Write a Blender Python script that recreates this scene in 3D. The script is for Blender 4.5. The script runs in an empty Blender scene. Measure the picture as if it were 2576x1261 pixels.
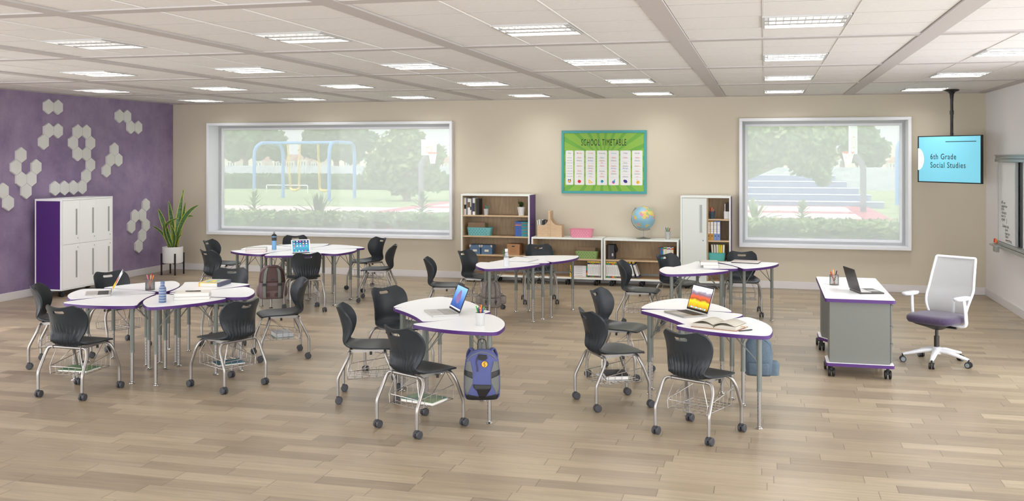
import bpy, bmesh, math, random
from mathutils import Vector, Matrix
rnd = random.Random(7)
sc = bpy.context.scene
COL = sc.collection
# ------------------------------------------------------------------ camera, world, sun, exposure
F, TH, CX, HY, EYE = 2487.0, math.radians(14.35), 1288.0, 392.0, 2.12
cd = bpy.data.cameras.new('camera'); cam = bpy.data.objects.new('camera', cd); COL.objects.link(cam)
cd.sensor_width = 36.0; cd.lens = F/2576*36.0; cd.shift_y = -(630.5-HY)/2576.0
cd.clip_end = 600
cam.location = (0, 0, EYE); cam.rotation_euler = (math.pi/2, 0, TH)
sc.camera = cam
w = bpy.data.worlds.new('world'); sc.world = w; w.use_nodes = True
bg = w.node_tree.nodes['Background']; bg.inputs[0].default_value = (0.95, 0.97, 1.0, 1)
_tc = w.node_tree.nodes.new('ShaderNodeTexCoord'); _sp = w.node_tree.nodes.new('ShaderNodeSeparateXYZ'); _mr = w.node_tree.nodes.new('ShaderNodeMapRange')
w.node_tree.links.new(_tc.outputs['Generated'], _sp.inputs[0]); w.node_tree.links.new(_sp.outputs[1], _mr.inputs[0]); w.node_tree.links.new(_mr.outputs[0], bg.inputs[1])
_mr.inputs[1].default_value = -.6; _mr.inputs[2].default_value = .6; _mr.inputs[3].default_value = 4.0; _mr.inputs[4].default_value = 1.85   # sky strength raised behind the open front, added as fill light for the room
sd = bpy.data.lights.new('sun', 'SUN'); sd.energy = 2.8; sd.angle = 0.03; sd.color = (1, .97, .92)
sun = bpy.data.objects.new('sun', sd); COL.objects.link(sun)
sun.rotation_euler = Vector((0.62, 0.30, -0.95)).to_track_quat('-Z', 'Y').to_euler()
sc.view_settings.view_transform = 'Standard'; sc.view_settings.look = 'None'
sc.view_settings.exposure = 0.3; sc.view_settings.gamma = 1.0
sc.view_settings.use_curve_mapping = False
sc.cycles.use_denoising = True
sc.cycles.max_bounces = 8; sc.cycles.diffuse_bounces = 5; sc.cycles.transparent_max_bounces = 12
sc.cycles.sample_clamp_indirect = 6.0
LAMP_W = 13.0          # watts of each ceiling light's own lamp

# ------------------------------------------------------------------ calibration helpers (a measured point of the photograph -> the place)
cT, sT = math.cos(TH), math.sin(TH)
def un(px, py, z=0.0):
    zc = F*(EYE-z)/(py-HY); xc = (px-CX)*zc/F
    return (xc*cT-zc*sT, xc*sT+zc*cT)
def onY(px, Y):
    t = (px-CX)/F
    return Y*(t*cT-sT)/(cT+t*sT)
def zat(X, Y, py): return EYE-(py-HY)*(-X*sT+Y*cT)/F
def cm(px, py, zc):
    xc = (px-CX)*zc/F
    return (xc*cT-zc*sT, xc*sT+zc*cT, EYE-(py-HY)*zc/F)

# ------------------------------------------------------------------ materials
def lin(c):
    return tuple(((v/255)/12.92 if v/255 <= .04045 else ((v/255+.055)/1.055)**2.4) for v in c)
MATS = {}
def mat(name, c=(200,200,200), rough=.5, metal=0.0, spec=.5, emit=0, alpha=1, noise=0, nscale=8.0, trans=0, ior=1.45, bump=0, bscale=200, stretch=None, c2=None, sheen=0, coat=0):
    if name in MATS: return MATS[name]
    m = bpy.data.materials.new(name); m.use_nodes = True; MATS[name] = m
    nt = m.node_tree; b = nt.nodes['Principled BSDF']
    col = (*lin(c), 1)
    b.inputs['Base Color'].default_value = col; b.inputs['Roughness'].default_value = rough
    b.inputs['Metallic'].default_value = metal; b.inputs['Specular IOR Level'].default_value = spec
    b.inputs['Alpha'].default_value = alpha; b.inputs['Transmission Weight'].default_value = trans; b.inputs['IOR'].default_value = ior
    b.inputs['Sheen Weight'].default_value = sheen; b.inputs['Coat Weight'].default_value = coat
    if emit: b.inputs['Emission Color'].default_value = col; b.inputs['Emission Strength'].default_value = emit
    if noise or bump or c2:
        tc = nt.nodes.new('ShaderNodeTexCoord'); mp = nt.nodes.new('ShaderNodeMapping')
        nt.links.new(tc.outputs['Object'], mp.inputs[0])
        if stretch: mp.inputs['Scale'].default_value = stretch
        if noise or c2:
            n = nt.nodes.new('ShaderNodeTexNoise'); n.inputs['Scale'].default_value = nscale; n.inputs['Detail'].default_value = 5
            nt.links.new(mp.outputs[0], n.inputs[0])
            r = nt.nodes.new('ShaderNodeValToRGB'); r.color_ramp.elements[0].position = .3; r.color_ramp.elements[1].position = .7
            if c2: a, z = col, (*lin(c2), 1)
            else:
                a = tuple(max(0, x*(1-noise)) for x in col[:3])+(1,); z = tuple(min(1, x*(1+noise)) for x in col[:3])+(1,)
            r.color_ramp.elements[0].color = a; r.color_ramp.elements[1].color = z
            nt.links.new(n.outputs[0], r.inputs[0]); nt.links.new(r.outputs[0], b.inputs['Base Color'])
            if emit: nt.links.new(r.outputs[0], b.inputs['Emission Color'])
        if bump:
            n2 = nt.nodes.new('ShaderNodeTexNoise'); n2.inputs['Scale'].default_value = bscale
            nt.links.new(mp.outputs[0], n2.inputs[0])
            bp = nt.nodes.new('ShaderNodeBump'); bp.inputs['Strength'].default_value = bump; bp.inputs['Distance'].default_value = .002
            nt.links.new(n2.outputs[0], bp.inputs['Height']); nt.links.new(bp.outputs[0], b.inputs['Normal'])
    return m

def floor_material():
    m = bpy.data.materials.new('oak planks'); m.use_nodes = True; nt = m.node_tree; N = nt.nodes; L = nt.links
    b = N['Principled BSDF']
    def math_(op, a, bb=None, c=None):
        n = N.new('ShaderNodeMath'); n.operation = op
        for i, v in enumerate((a, bb, c)):
            if v is None: continue
            if isinstance(v, (int, float)): n.inputs[i].default_value = v
            else: L.new(v, n.inputs[i])
        return n.outputs[0]
    tc = N.new('ShaderNodeTexCoord'); sp = N.new('ShaderNodeSeparateXYZ'); L.new(tc.outputs['Object'], sp.inputs[0])
    X, Y = sp.outputs[0], sp.outputs[1]
    W, LN = .147, .72
    row = math_('FLOOR', math_('DIVIDE', Y, W))
    wn = N.new('ShaderNodeTexWhiteNoise'); wn.noise_dimensions = '1D'; L.new(row, wn.inputs['W'])
    ln = math_('MULTIPLY_ADD', wn.outputs[0], .30, LN-.12)
    xo = math_('ADD', math_('DIVIDE', X, ln), math_('MULTIPLY', wn.outputs[0], 37.0))
    colm = math_('FLOOR', xo)
    cx = N.new('ShaderNodeCombineXYZ'); L.new(row, cx.inputs[0]); L.new(colm, cx.inputs[1])
    pn = N.new('ShaderNodeTexWhiteNoise'); pn.noise_dimensions = '3D'; L.new(cx.outputs[0], pn.inputs[0])
    ramp = N.new('ShaderNodeValToRGB'); e = ramp.color_ramp
    cols = [(0.0, (140,125,105)), (.25, (152,136,114)), (.5, (163,147,123)), (.75, (172,156,132)), (1.0, (148,133,112))]
    e.elements[0].color = (*lin(cols[0][1]), 1); e.elements[1].color = (*lin(cols[-1][1]), 1)
    for p, c in cols[1:-1]:
        q = e.elements.new(p); q.color = (*lin(c), 1)
    L.new(pn.outputs[0], ramp.inputs[0])
    # grain, shifted per plank
    mp = N.new('ShaderNodeCombineXYZ')
    L.new(math_('MULTIPLY_ADD', pn.outputs[0], 91.0, math_('MULTIPLY', X, 1.3)), mp.inputs[0])
    L.new(math_('MULTIPLY_ADD', pn.outputs[0], 57.0, math_('MULTIPLY', Y, 22.0)), mp.inputs[1])
    g = N.new('ShaderNodeTexNoise'); g.inputs['Scale'].default_value = 1.6; g.inputs['Detail'].default_value = 7; g.inputs['Roughness'].default_value = .6
    g.inputs['Distortion'].default_value = .8
    L.new(mp.outputs[0], g.inputs[0])
    gr = N.new('ShaderNodeMapRange'); gr.inputs[1].default_value = .3; gr.inputs[2].default_value = .7; gr.inputs[3].default_value = .78; gr.inputs[4].default_value = 1.13
    L.new(g.outputs[0], gr.inputs[0])
    mix = N.new('ShaderNodeMix'); mix.data_type = 'RGBA'; mix.blend_type = 'MULTIPLY'; mix.inputs[0].default_value = 1
    L.new(ramp.outputs[0], mix.inputs[6]); L.new(gr.outputs[0], mix.inputs[7])
    # seams
    fy = math_('FRACT', math_('DIVIDE', Y, W)); fx = math_('FRACT', xo)
    sy = math_('LESS_THAN', fy, .020); sx = math_('MULTIPLY', math_('LESS_THAN', fx, .0075), 1.9)
    seam = math_('MAXIMUM', sy, sx)
    mix2 = N.new('ShaderNodeMix'); mix2.data_type = 'RGBA'; L.new(math_('MULTIPLY', seam, .38), mix2.inputs[0])
    L.new(mix.outputs[2], mix2.inputs[6]); mix2.inputs[7].default_value = (*lin((92,80,66)), 1)
    L.new(mix2.outputs[2], b.inputs['Base Color'])
    rr = N.new('ShaderNodeMapRange'); rr.inputs[3].default_value = .26; rr.inputs[4].default_value = .42; L.new(g.outputs[0], rr.inputs[0]); L.new(rr.outputs[0], b.inputs['Roughness'])
    b.inputs['Specular IOR Level'].default_value = .5
    bp = N.new('ShaderNodeBump'); bp.inputs['Strength'].default_value = .08; bp.inputs['Distance'].default_value = .002
    L.new(g.outputs[0], bp.inputs['Height']); L.new(bp.outputs[0], b.inputs['Normal'])
    return m

def purple_wall_material():
    m = mat('mottled purple plaster', (122,104,136), .7, c2=(156,139,166), nscale=2.2, bump=.15, bscale=30)
    r = [n for n in m.node_tree.nodes if n.type == 'VALTORGB'][0]
    n = [n for n in m.node_tree.nodes if n.type == 'TEX_NOISE'][0]; n.inputs['Detail'].default_value = 9; n.inputs['Roughness'].default_value = .65
    return m

def glass_material(name='window glass', veil=.36):  # white veil mixed into the panes imitates the overexposed haze outdoors
    m = bpy.data.materials.new(name); m.use_nodes = True; nt = m.node_tree; N = nt.nodes; L = nt.links
    for n in list(N):
        if n.type != 'OUTPUT_MATERIAL': N.remove(n)
    out = [n for n in N if n.type == 'OUTPUT_MATERIAL'][0]
    tr = N.new('ShaderNodeBsdfTransparent'); tl = N.new('ShaderNodeBsdfTranslucent'); df = N.new('ShaderNodeBsdfDiffuse'); gl = N.new('ShaderNodeBsdfGlossy')
    tl.inputs[0].default_value = (.97, .975, .98, 1); df.inputs[0].default_value = (.8, .8, .8, 1); tr.inputs[0].default_value = (.66, .67, .68, 1); gl.inputs['Roughness'].default_value = .03
    a = N.new('ShaderNodeMixShader'); a.inputs[0].default_value = .35; L.new(tl.outputs[0], a.inputs[1]); L.new(df.outputs[0], a.inputs[2])
    b = N.new('ShaderNodeMixShader'); b.inputs[0].default_value = veil; L.new(tr.outputs[0], b.inputs[1]); L.new(a.outputs[0], b.inputs[2])
    c = N.new('ShaderNodeMixShader'); c.inputs[0].default_value = .015; L.new(b.outputs[0], c.inputs[1]); L.new(gl.outputs[0], c.inputs[2])
    L.new(c.outputs[0], out.inputs[0])
    return m

WHITE = mat('white laminate', (238,239,241), .32)
CABW = mat('cabinet white', (226,230,226), .4)
TRIMW = mat('trim white', (214,210,210), .5)
PURP = mat('purple edge', (76,38,108), .42)
CABP = mat('cabinet purple', (76,40,112), .45)
SHELL = mat('charcoal plastic', (40,44,48), .38, spec=.38)
SILV = mat('silver tube', (158,154,150), .34, metal=.85)
CHRO = mat('chrome', (215,215,215), .12, metal=1)
GREYL = mat('grey leg', (118,122,117), .42, metal=.15)
BLACK = mat('black plastic', (28,28,30), .45)
DGREY = mat('castor grey', (62,62,66), .5)
WIRE = mat('wire', (176,171,167), .25, metal=.8)
OAK = mat('light oak', (206,180,146), .5, c2=(188,160,126), nscale=3, stretch=(2, 2, 22))
OAKB = mat('oak back panel', (172,148,116), .55, c2=(150,126,98), nscale=3.5, stretch=(9, 9, 1.2))
PAGE = mat('paper', (226,224,220), .8)
FLOOR = floor_material(); GLASS = glass_material()

# ------------------------------------------------------------------ mesh builder
class MB:
    def __init__(s): s.v = []; s.f = []; s.m = []; s.M = Matrix.Identity(4); s.mi = 0
    def at(s, loc=(0,0,0), rz=0, rx=0, ry=0):
        s.M = Matrix.Translation(loc) @ Matrix.Rotation(rz, 4, 'Z') @ Matrix.Rotation(ry, 4, 'Y') @ Matrix.Rotation(rx, 4, 'X'); return s
    def mt(s, i): s.mi = i; return s
    def add(s, vs, fs):
        o = len(s.v); s.v += [tuple(s.M @ Vector(p)) for p in vs]
        for f in fs: s.f.append(tuple(o+i for i in f)); s.m.append(s.mi)
        return s
    def box(s, x0, x1, y0, y1, z0, z1):
        v = [(x, y, z) for z in (z0, z1) for x, y in ((x0,y0),(x1,y0),(x1,y1),(x0,y1))]
        return s.add(v, [(3,2,1,0),(4,5,6,7),(0,1,5,4),(1,2,6,5),(2,3,7,6),(3,0,4,7)])
    def prism(s, pts, z0, z1, cap=True):
        n = len(pts); v = [(x, y, z0) for x, y in pts]+[(x, y, z1) for x, y in pts]
        f = [(i, (i+1) % n, n+(i+1) % n, n+i) for i in range(n)]
        if cap: f += [tuple(range(n-1, -1, -1)), tuple(range(n, 2*n))]
        return s.add(v, f)
    def prismY(s, pts, y0, y1):   # outline in x,z extruded along y
        n = len(pts); v = [(x, y0, z) for x, z in pts]+[(x, y1, z) for x, z in pts]
        return s.add(v, [(n+i, n+(i+1) % n, (i+1) % n, i) for i in range(n)]+[tuple(range(n)), tuple(range(2*n-1, n-1, -1))])
    def ring(s, outer, inner, z0, z1):
        n = len(outer); v = [(x, y, z0) for x, y in outer]+[(x, y, z1) for x, y in outer]+[(x, y, z0) for x, y in inner]+[(x, y, z1) for x, y in inner]
        f = []
        for i in range(n):
            j = (i+1) % n
            f += [(i, j, n+j, n+i), (3*n+i, 3*n+j, 2*n+j, 2*n+i), (n+i, n+j, 3*n+j, 3*n+i), (2*n+i, 2*n+j, j, i)]
        return s.add(v, f)
    def lathe(s, prof, seg=20, c=(0,0)):
        v = []; f = []
        for r, z in prof:
            for k in range(seg):
                a = 2*math.pi*k/seg; v.append((c[0]+r*math.cos(a), c[1]+r*math.sin(a), z))
        for i in range(len(prof)-1):
            for k in range(seg):
                k2 = (k+1) % seg; f.append((i*seg+k, i*seg+k2, (i+1)*seg+k2, (i+1)*seg+k))
        if prof[0][0] > 1e-4: f.append(tuple(range(seg-1, -1, -1)))
        if prof[-1][0] > 1e-4: f.append(tuple(range((len(prof)-1)*seg, len(prof)*seg)))
        return s.add(v, f)
    def loft(s, secs, seg=24, cap=True):   # secs: (z, cx, cy, rx, ry, exponent)
        v = []; f = []
        for z, cx, cy, rx, ry, e in secs:
            for k in range(seg):
                a = 2*math.pi*(k+.5)/seg; ca, sa = math.cos(a), math.sin(a)
                v.append((cx+rx*math.copysign(abs(ca)**(2/e), ca), cy+ry*math.copysign(abs(sa)**(2/e), sa), z))
        for i in range(len(secs)-1):
            for k in range(seg):
                k2 = (k+1) % seg; f.append((i*seg+k, i*seg+k2, (i+1)*seg+k2, (i+1)*seg+k))
        if cap: f += [tuple(range(seg-1, -1, -1)), tuple(range((len(secs)-1)*seg, len(secs)*seg))]
        return s.add(v, f)
    def tube(s, pts, r, seg=8, closed=False, flat=1.0):
        P = [Vector(p) for p in pts]; n = len(P); v = []; f = []
        T0 = (P[1]-P[0]).normalized(); up = Vector((0,0,1)) if abs(T0.z) < .9 else Vector((1,0,0))
        nx = T0.cross(up).normalized()
        rr = r if isinstance(r, (list, tuple)) else [r]*n
        for i in range(n):
            if closed: T = (P[(i+1) % n]-P[i-1]).normalized()
            else: T = (P[min(i+1, n-1)]-P[max(i-1, 0)]).normalized()
            nx = (nx-T*nx.dot(T)); nx = nx.normalized() if nx.length > 1e-6 else T.orthogonal().normalized()
            ny = T.cross(nx)
            for k in range(seg):
                a = 2*math.pi*k/seg; v.append(tuple(P[i]+nx*math.cos(a)*rr[i]+ny*math.sin(a)*rr[i]*flat))
        m = n if closed else n-1
        for i in range(m):
            j = (i+1) % n
            for k in range(seg):
                k2 = (k+1) % seg; f.append((i*seg+k, i*seg+k2, j*seg+k2, j*seg+k))
        if not closed: f += [tuple(range(seg-1, -1, -1)), tuple(range((n-1)*seg, n*seg))]
        return s.add(v, f)
    def cyl(s, a, b, r, seg=12): return s.tube([a, b], r, seg)
    def sphere(s, c, r, su=20, sv=12, sc=(1,1,1)):
        v = [(c[0], c[1], c[2]-r*sc[2])]; f = []
        for i in range(1, sv):
            p = -math.pi/2+math.pi*i/sv
            for k in range(su):
                a = 2*math.pi*k/su; v.append((c[0]+r*sc[0]*math.cos(p)*math.cos(a), c[1]+r*sc[1]*math.cos(p)*math.sin(a), c[2]+r*sc[2]*math.sin(p)))
        v.append((c[0], c[1], c[2]+r*sc[2]))
        for k in range(su):
            k2 = (k+1) % su; f.append((0, 1+k2, 1+k)); f.append((len(v)-1, 1+(sv-2)*su+k, 1+(sv-2)*su+k2))
            for i in range(sv-2): f.append((1+i*su+k, 1+i*su+k2, 1+(i+1)*su+k2, 1+(i+1)*su+k))
        return s.add(v, f)
    def torus(s, c, R, r, su=12, sv=6, sc=(1,1,1)):
        return s.tube([(c[0]+R*sc[0]*math.cos(2*math.pi*i/su), c[1]+R*sc[1]*math.sin(2*math.pi*i/su), c[2]) for i in range(su)], r, sv, closed=True)
    def mesh(s, name, mats, smooth=True, angle=35):
        me = bpy.data.meshes.new(name); me.from_pydata(s.v, [], s.f)
        mats = mats if isinstance(mats, (list, tuple)) else [mats]
        for m in mats: me.materials.append(m)
        if len(mats) > 1: me.polygons.foreach_set('material_index', [min(i, len(mats)-1) for i in s.m])
        if smooth:
            me.polygons.foreach_set('use_smooth', [True]*len(me.polygons)); me.set_sharp_from_angle(angle=math.radians(angle))
        me.update(); return me
    def build(s, name, mats, parent=None, smooth=True, bev=0, angle=35, loc=None, rz=None):
        o = bpy.data.objects.new(name, s.mesh(name, mats, smooth, angle)); COL.objects.link(o)
        if parent: o.parent = parent
        if bev:
            b = o.modifiers.new('bevel', 'BEVEL'); b.width = bev; b.segments = 2; b.limit_method = 'ANGLE'; b.angle_limit = math.radians(40)
        if loc: o.location = loc
        if rz is not None: o.rotation_euler = (0, 0, rz)
        return o
def thing(name, label, cat, loc=(0,0,0), rz=0, group=None):
    o = bpy.data.objects.new(name, None); COL.objects.link(o); o.empty_display_size = .1
    o.location = loc; o.rotation_euler = (0, 0, rz); o['label'] = label; o['category'] = cat
    if group: o['group'] = group
    return o
def tag(o, label, cat, group=None, kind=None):
    o['label'] = label; o['category'] = cat
    if group: o['group'] = group
    if kind: o['kind'] = kind
    return o
def struct(o, label=None):
    o['kind'] = 'structure'
    if label: o['label'] = label
    return o
def dup(root, loc, rz, label, group=None):
    r = root.copy(); COL.objects.link(r); r.location = loc; r.rotation_euler = (0, 0, rz); r['label'] = label
    if group: r['group'] = group
    for ch in list(root.children):
        c = ch.copy(); COL.objects.link(c); c.parent = r
        for g in ch.children:
            d = g.copy(); COL.objects.link(d); d.parent = c
    return r
def bend(pts, r=.05, n=6):
    P = [Vector(p) for p in pts]; out = [P[0]]
    for i in range(1, len(P)-1):
        a, b, c = P[i-1], P[i], P[i+1]; d1 = (a-b); d2 = (c-b)
        ri = r[i-1] if isinstance(r, (list, tuple)) else r; q = min(ri, d1.length*.48, d2.length*.48); p1 = b+d1.normalized()*q; p2 = b+d2.normalized()*q
        for k in range(n+1):
            t = k/n; out.append(p1*(1-t)**2+b*2*t*(1-t)+p2*t*t)
    out.append(P[-1]); return out
def roundpoly(pts, r, n=6):
    out = []; N = len(pts)
    for i in range(N):
        a, b, c = Vector(pts[i-1]), Vector(pts[i]), Vector(pts[(i+1) % N]); d1 = a-b; d2 = c-b
        rr = r[i] if isinstance(r, (list, tuple)) else r
        q = min(rr, d1.length*.49, d2.length*.49); p1 = b+d1.normalized()*q; p2 = b+d2.normalized()*q
        for k in range(n+1):
            t = k/n; out.append(tuple(p1*(1-t)**2+b*2*t*(1-t)+p2*t*t))
    return out
FONT_CACHE = {}
def text(mb, s, size, loc, xs=1.0, shear=0.0, bold=0.0, align='CENTER', axis='xz', spacing=1.0, rot=None):
    """flat lettering added to a builder; drawn in the x,z plane facing -y"""
    key = (s, shear, bold, align, spacing)
    if key not in FONT_CACHE:
        cu = bpy.data.curves.new('lettering', 'FONT'); cu.body = s; cu.align_x = align; cu.shear = shear; cu.offset = bold; cu.space_character = spacing
        cu.resolution_u = 3; cu.fill_mode = 'FRONT'
        o = bpy.data.objects.new('lettering', cu); COL.objects.link(o)
        bpy.context.view_layer.update()
        me = bpy.data.meshes.new_from_object(o)
        FONT_CACHE[key] = ([tuple(v.co) for v in me.vertices], [tuple(p.vertices) for p in me.polygons])
        bpy.data.objects.remove(o); bpy.data.curves.remove(cu); bpy.data.meshes.remove(me)
    V, Fc = FONT_CACHE[key]
    x, y, z = loc
    if axis == 'xz': vs = [(x+a*size*xs, y, z+b*size) for a, b, _ in V]
    else: vs = [(a*size*xs+x, b*size+y, z) for a, b, _ in V]
    mb.add(vs, Fc)

# ------------------------------------------------------------------ the room
XL, XR, YB, YF, ZC = -10.735, 3.26, 16.36, -1.5, 3.08
struct(MB().box(XL-.3, XR+.3, YF, YB+.30, -.2, 0).build('floor', FLOOR, smooth=False))
W1 = (-9.98, -5.23, .672, 2.722); W2 = (-.40, 2.187, .656, 2.722)
def wall_with_holes():
    mb = MB(); xs = [XL-.3, W1[0]+.03, W1[1]-.03, W2[0]+.03, W2[1]-.03, XR+.3]; z0, z1 = W1[2]+.03, W1[3]-.03
    y0, y1 = YB, YB+.34
    mb.box(xs[0], xs[-1], y0, y1, 0, z0); mb.box(xs[0], xs[-1], y0, y1, z1, ZC+.25)
    for a, b in ((xs[0], xs[1]), (xs[2], xs[3]), (xs[4], xs[5])): mb.box(a, b, y0, y1, z0, z1)
    return mb
struct(wall_with_holes().build('wall_back', mat('beige paint', (200,191,172), .75, bump=.04, bscale=120), smooth=False))
struct(MB().box(XL-.3, XL, 9.5, YB, 0, ZC+.25).build('wall_left', purple_wall_material(), smooth=False))
struct(MB().box(XR, XR+.3, 11.0, YB, 0, ZC+.25).build('wall_right', mat('white paint', (230,228,228), .7, bump=.04, bscale=120), smooth=False))
def base(name, a):
    struct(MB().box(*a, 0, .115).build(name, TRIMW, smooth=False, bev=.004))
base('baseboard_back', (XL, XR, YB-.018, YB)); base('baseboard_left', (XL, XL+.018, 9.5, YB-.018)); base('baseboard_right', (XR-.018, XR, 11.0, YB-.018))

# ceiling: lay-in tiles between flat bands, one structure
PX, PY = 1.955, 2.65
bandx = [-.69+PX*k for k in range(-6, 3)]        # band centres in x
bandy = [8.375+PY*k for k in range(-5, 4)]
fixc = [.277+PX*k for k in range(-5, 2)]         # light columns
fixr = [7.36+PY*k for k in range(-2, 4)]
def ceiling():
    mb = MB()
    mb.mt(1).box(XL-.3, XR+.3, YF, YB+.3, ZC+.16, ZC+.25)
    mb.mt(0)
    for cx in bandx: mb.box(max(cx-.077, XL-.2), min(cx+.077, XR+.2), YF, YB, ZC-.006, ZC+.05) if XL-.1 < cx < XR+.1 else None
    for cy in bandy: mb.box(XL, XR, cy-.07, cy+.07, ZC-.003, ZC+.045)
    mb.mt(2)
    for cx in bandx:
        for i in range(3):
            x0 = cx+.077+i*.6; x1 = x0+.6
            if x1 < XL or x0 > XR: continue
            for cy in bandy:
                for j in range(4):
                    y0 = cy+.07+j*.6275; y1 = y0+.6275
                    if i == 1 and j == 2-0 and any(abs((x0+x1)/2-fx) < .1 for fx in fixc) and any(abs((y0+y1)/2-fy) < .2 for fy in fixr): continue
                    a, b, c, d = max(x0+.005, XL), min(x1-.005, XR), max(y0+.006, YF), min(y1-.006, YB)
                    if b > a and d > c:
                        mb.box(a, b, c, d, ZC+.0068, ZC+.0076); mb.mt(1).box(max(x0, XL), min(x1, XR), max(y0, YF), min(y1, YB), ZC+.0078, ZC+.03); mb.mt(2)
            mb.mt(3)
            if i and XL < x0 < XR: mb.box(x0-.004, x0+.004, YF, YB, ZC+.001, ZC+.02)
            mb.mt(2)
    mb.mt(1)
    for cx in bandx: pass
    mb.box(XL, XR, YF, 1.8, ZC+.035, ZC+.04)
    return mb
TILE = mat('ceiling tile', (224,221,219), .8, noise=.03, nscale=40, bump=.1, bscale=90)
struct(ceiling().build('ceiling', [mat('ceiling band', (188,182,180), .7), mat('ceiling void', (112,108,106), .9), TILE, mat('tile grid', (226,223,221), .5)], smooth=False))

# ceiling lights: louvred troffers
LAMPM = mat('lamp tube', (255,252,246), .5, emit=1.6)
LOUV = mat("louvre blade", (150,148,146), .3, metal=.3)
def make_light():
    t = thing('ceiling_light', 'light', 'ceiling light', (0,0,0), 0, 'louvred lights in the ceiling grid')
    w2, d2 = .296, .31
    mb = MB(); o = [(-w2,-d2),(w2,-d2),(w2,d2),(-w2,d2)]; i = [(-w2+.018,-d2+.018),(w2-.018,-d2+.018),(w2-.018,d2-.018),(-w2+.018,d2-.018)]
    mb.ring(o, i, -.006, .115); mb.box(-w2, w2, -d2, d2, .112, .12)
    for y in (-.098, .098): mb.mt(1).box(-w2+.018, w2-.018, y-.024, y+.024, -.0035, .036); mb.mt(2).box(-w2+.018, w2-.018, y-.0235, y+.0235, -.004, -.003)
    mb.build('frame', [mat('light frame white', (186,185,183), .5), mat('reflector grey', (138,138,137), .35, metal=.2), mat('baffle grey', (150,147,145), .5)], t, smooth=False)
    for y in (-.196, 0, .196):
        MB().cyl((-.26, y, .05), (.26, y, .05), .010, 10).build('lamp_tube', LAMPM, t)
        l = MB()
        for k in range(11): l.box(-.25+k*.05-.0015, -.25+k*.05+.0015, y-.073 if abs(y) > .1 else y-.074, y+.073, -.002, .034)
        l.build('louvre', LOUV, t, smooth=False)
    ld = bpy.data.lights.new('lamp', 'AREA'); ld.shape = 'RECTANGLE'; ld.size = .53; ld.size_y = .56; ld.energy = LAMP_W; ld.color = (1, .985, .965)
    lo = bpy.data.objects.new('lamp', ld); COL.objects.link(lo); lo.parent = t; lo.location = (0, 0, .066)
    return t
L0 = make_light(); first = True
def lamp_of(t): return [c for c in t.children if c.type == 'LIGHT'][0]
BACK_LAMP = lamp_of(L0).data.copy(); BACK_LAMP.energy = 30.0      # extra power added to the rear rows to brighten the back of the room
colw = ['leftmost', 'second', 'third', 'fourth', 'fifth', 'sixth', 'rightmost']; roww = {7.36: 'front row over the near desks', 10.01: 'second row back', 12.66: 'third row back', 15.31: 'row nearest the back wall', 4.71: 'row above the open floor', 2.06: 'row closest to the camera'}
for fy in fixr:
    for n, fx in enumerate(fixc):
        lab = 'louvred white ceiling light, %s of seven in the %s' % (colw[n], roww[round(fy, 2)])
        if first: L0.location = (fx, fy, ZC); L0['label'] = lab; first = False; continue
        r_ = dup(L0, (fx, fy, ZC), 0, lab, 'louvred lights in the ceiling grid')
        if fy > 9.5: lamp_of(r_).data = BACK_LAMP

# windows: deep boxed frame, sash, glass
def window(name, sash, W):
    x0, x1, z0, z1 = W; yf, yr = YB-.10, YB+.36
    t = bpy.data.objects.new(name, None); COL.objects.link(t); struct(t)
    M_ = Matrix.Rotation(math.pi/2, 4, 'X')
    def fr(a, b, y0, y1, nm, m, bev=0):
        mb = MB(); 
        for (xa, xb, za, zb) in ((x0+a, x1-a, z0+a, z0+b), (x0+a, x1-a, z1-b, z1-a), (x0+a, x0+b, z0+b, z1-b), (x1-b, x1-a, z0+b, z1-b)): mb.box(xa, xb, y0, y1, za, zb)
        return mb.build(nm, m, t, smooth=False, bev=bev)
    fr(0, .048, yf, yr, 'window_frame', mat('window white', (226,227,231), .42), .004)
    fr(.048, .085, YB+.25, YB+.33, 'sash', mat('sash grey', (176,178,180), .4), .002)
    fr(.085, .125, YB+.28, YB+.33, 'inner_sash', mat('sash white', (232,233,236), .35), .002)
    MB().box(x0+.12, x1-.12, YB+.30, YB+.312, z0+.12, z1-.12).build('pane', GLASS, t, smooth=False)
    return t
window('window_1', None, W1); window('window_2', None, W2)

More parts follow.
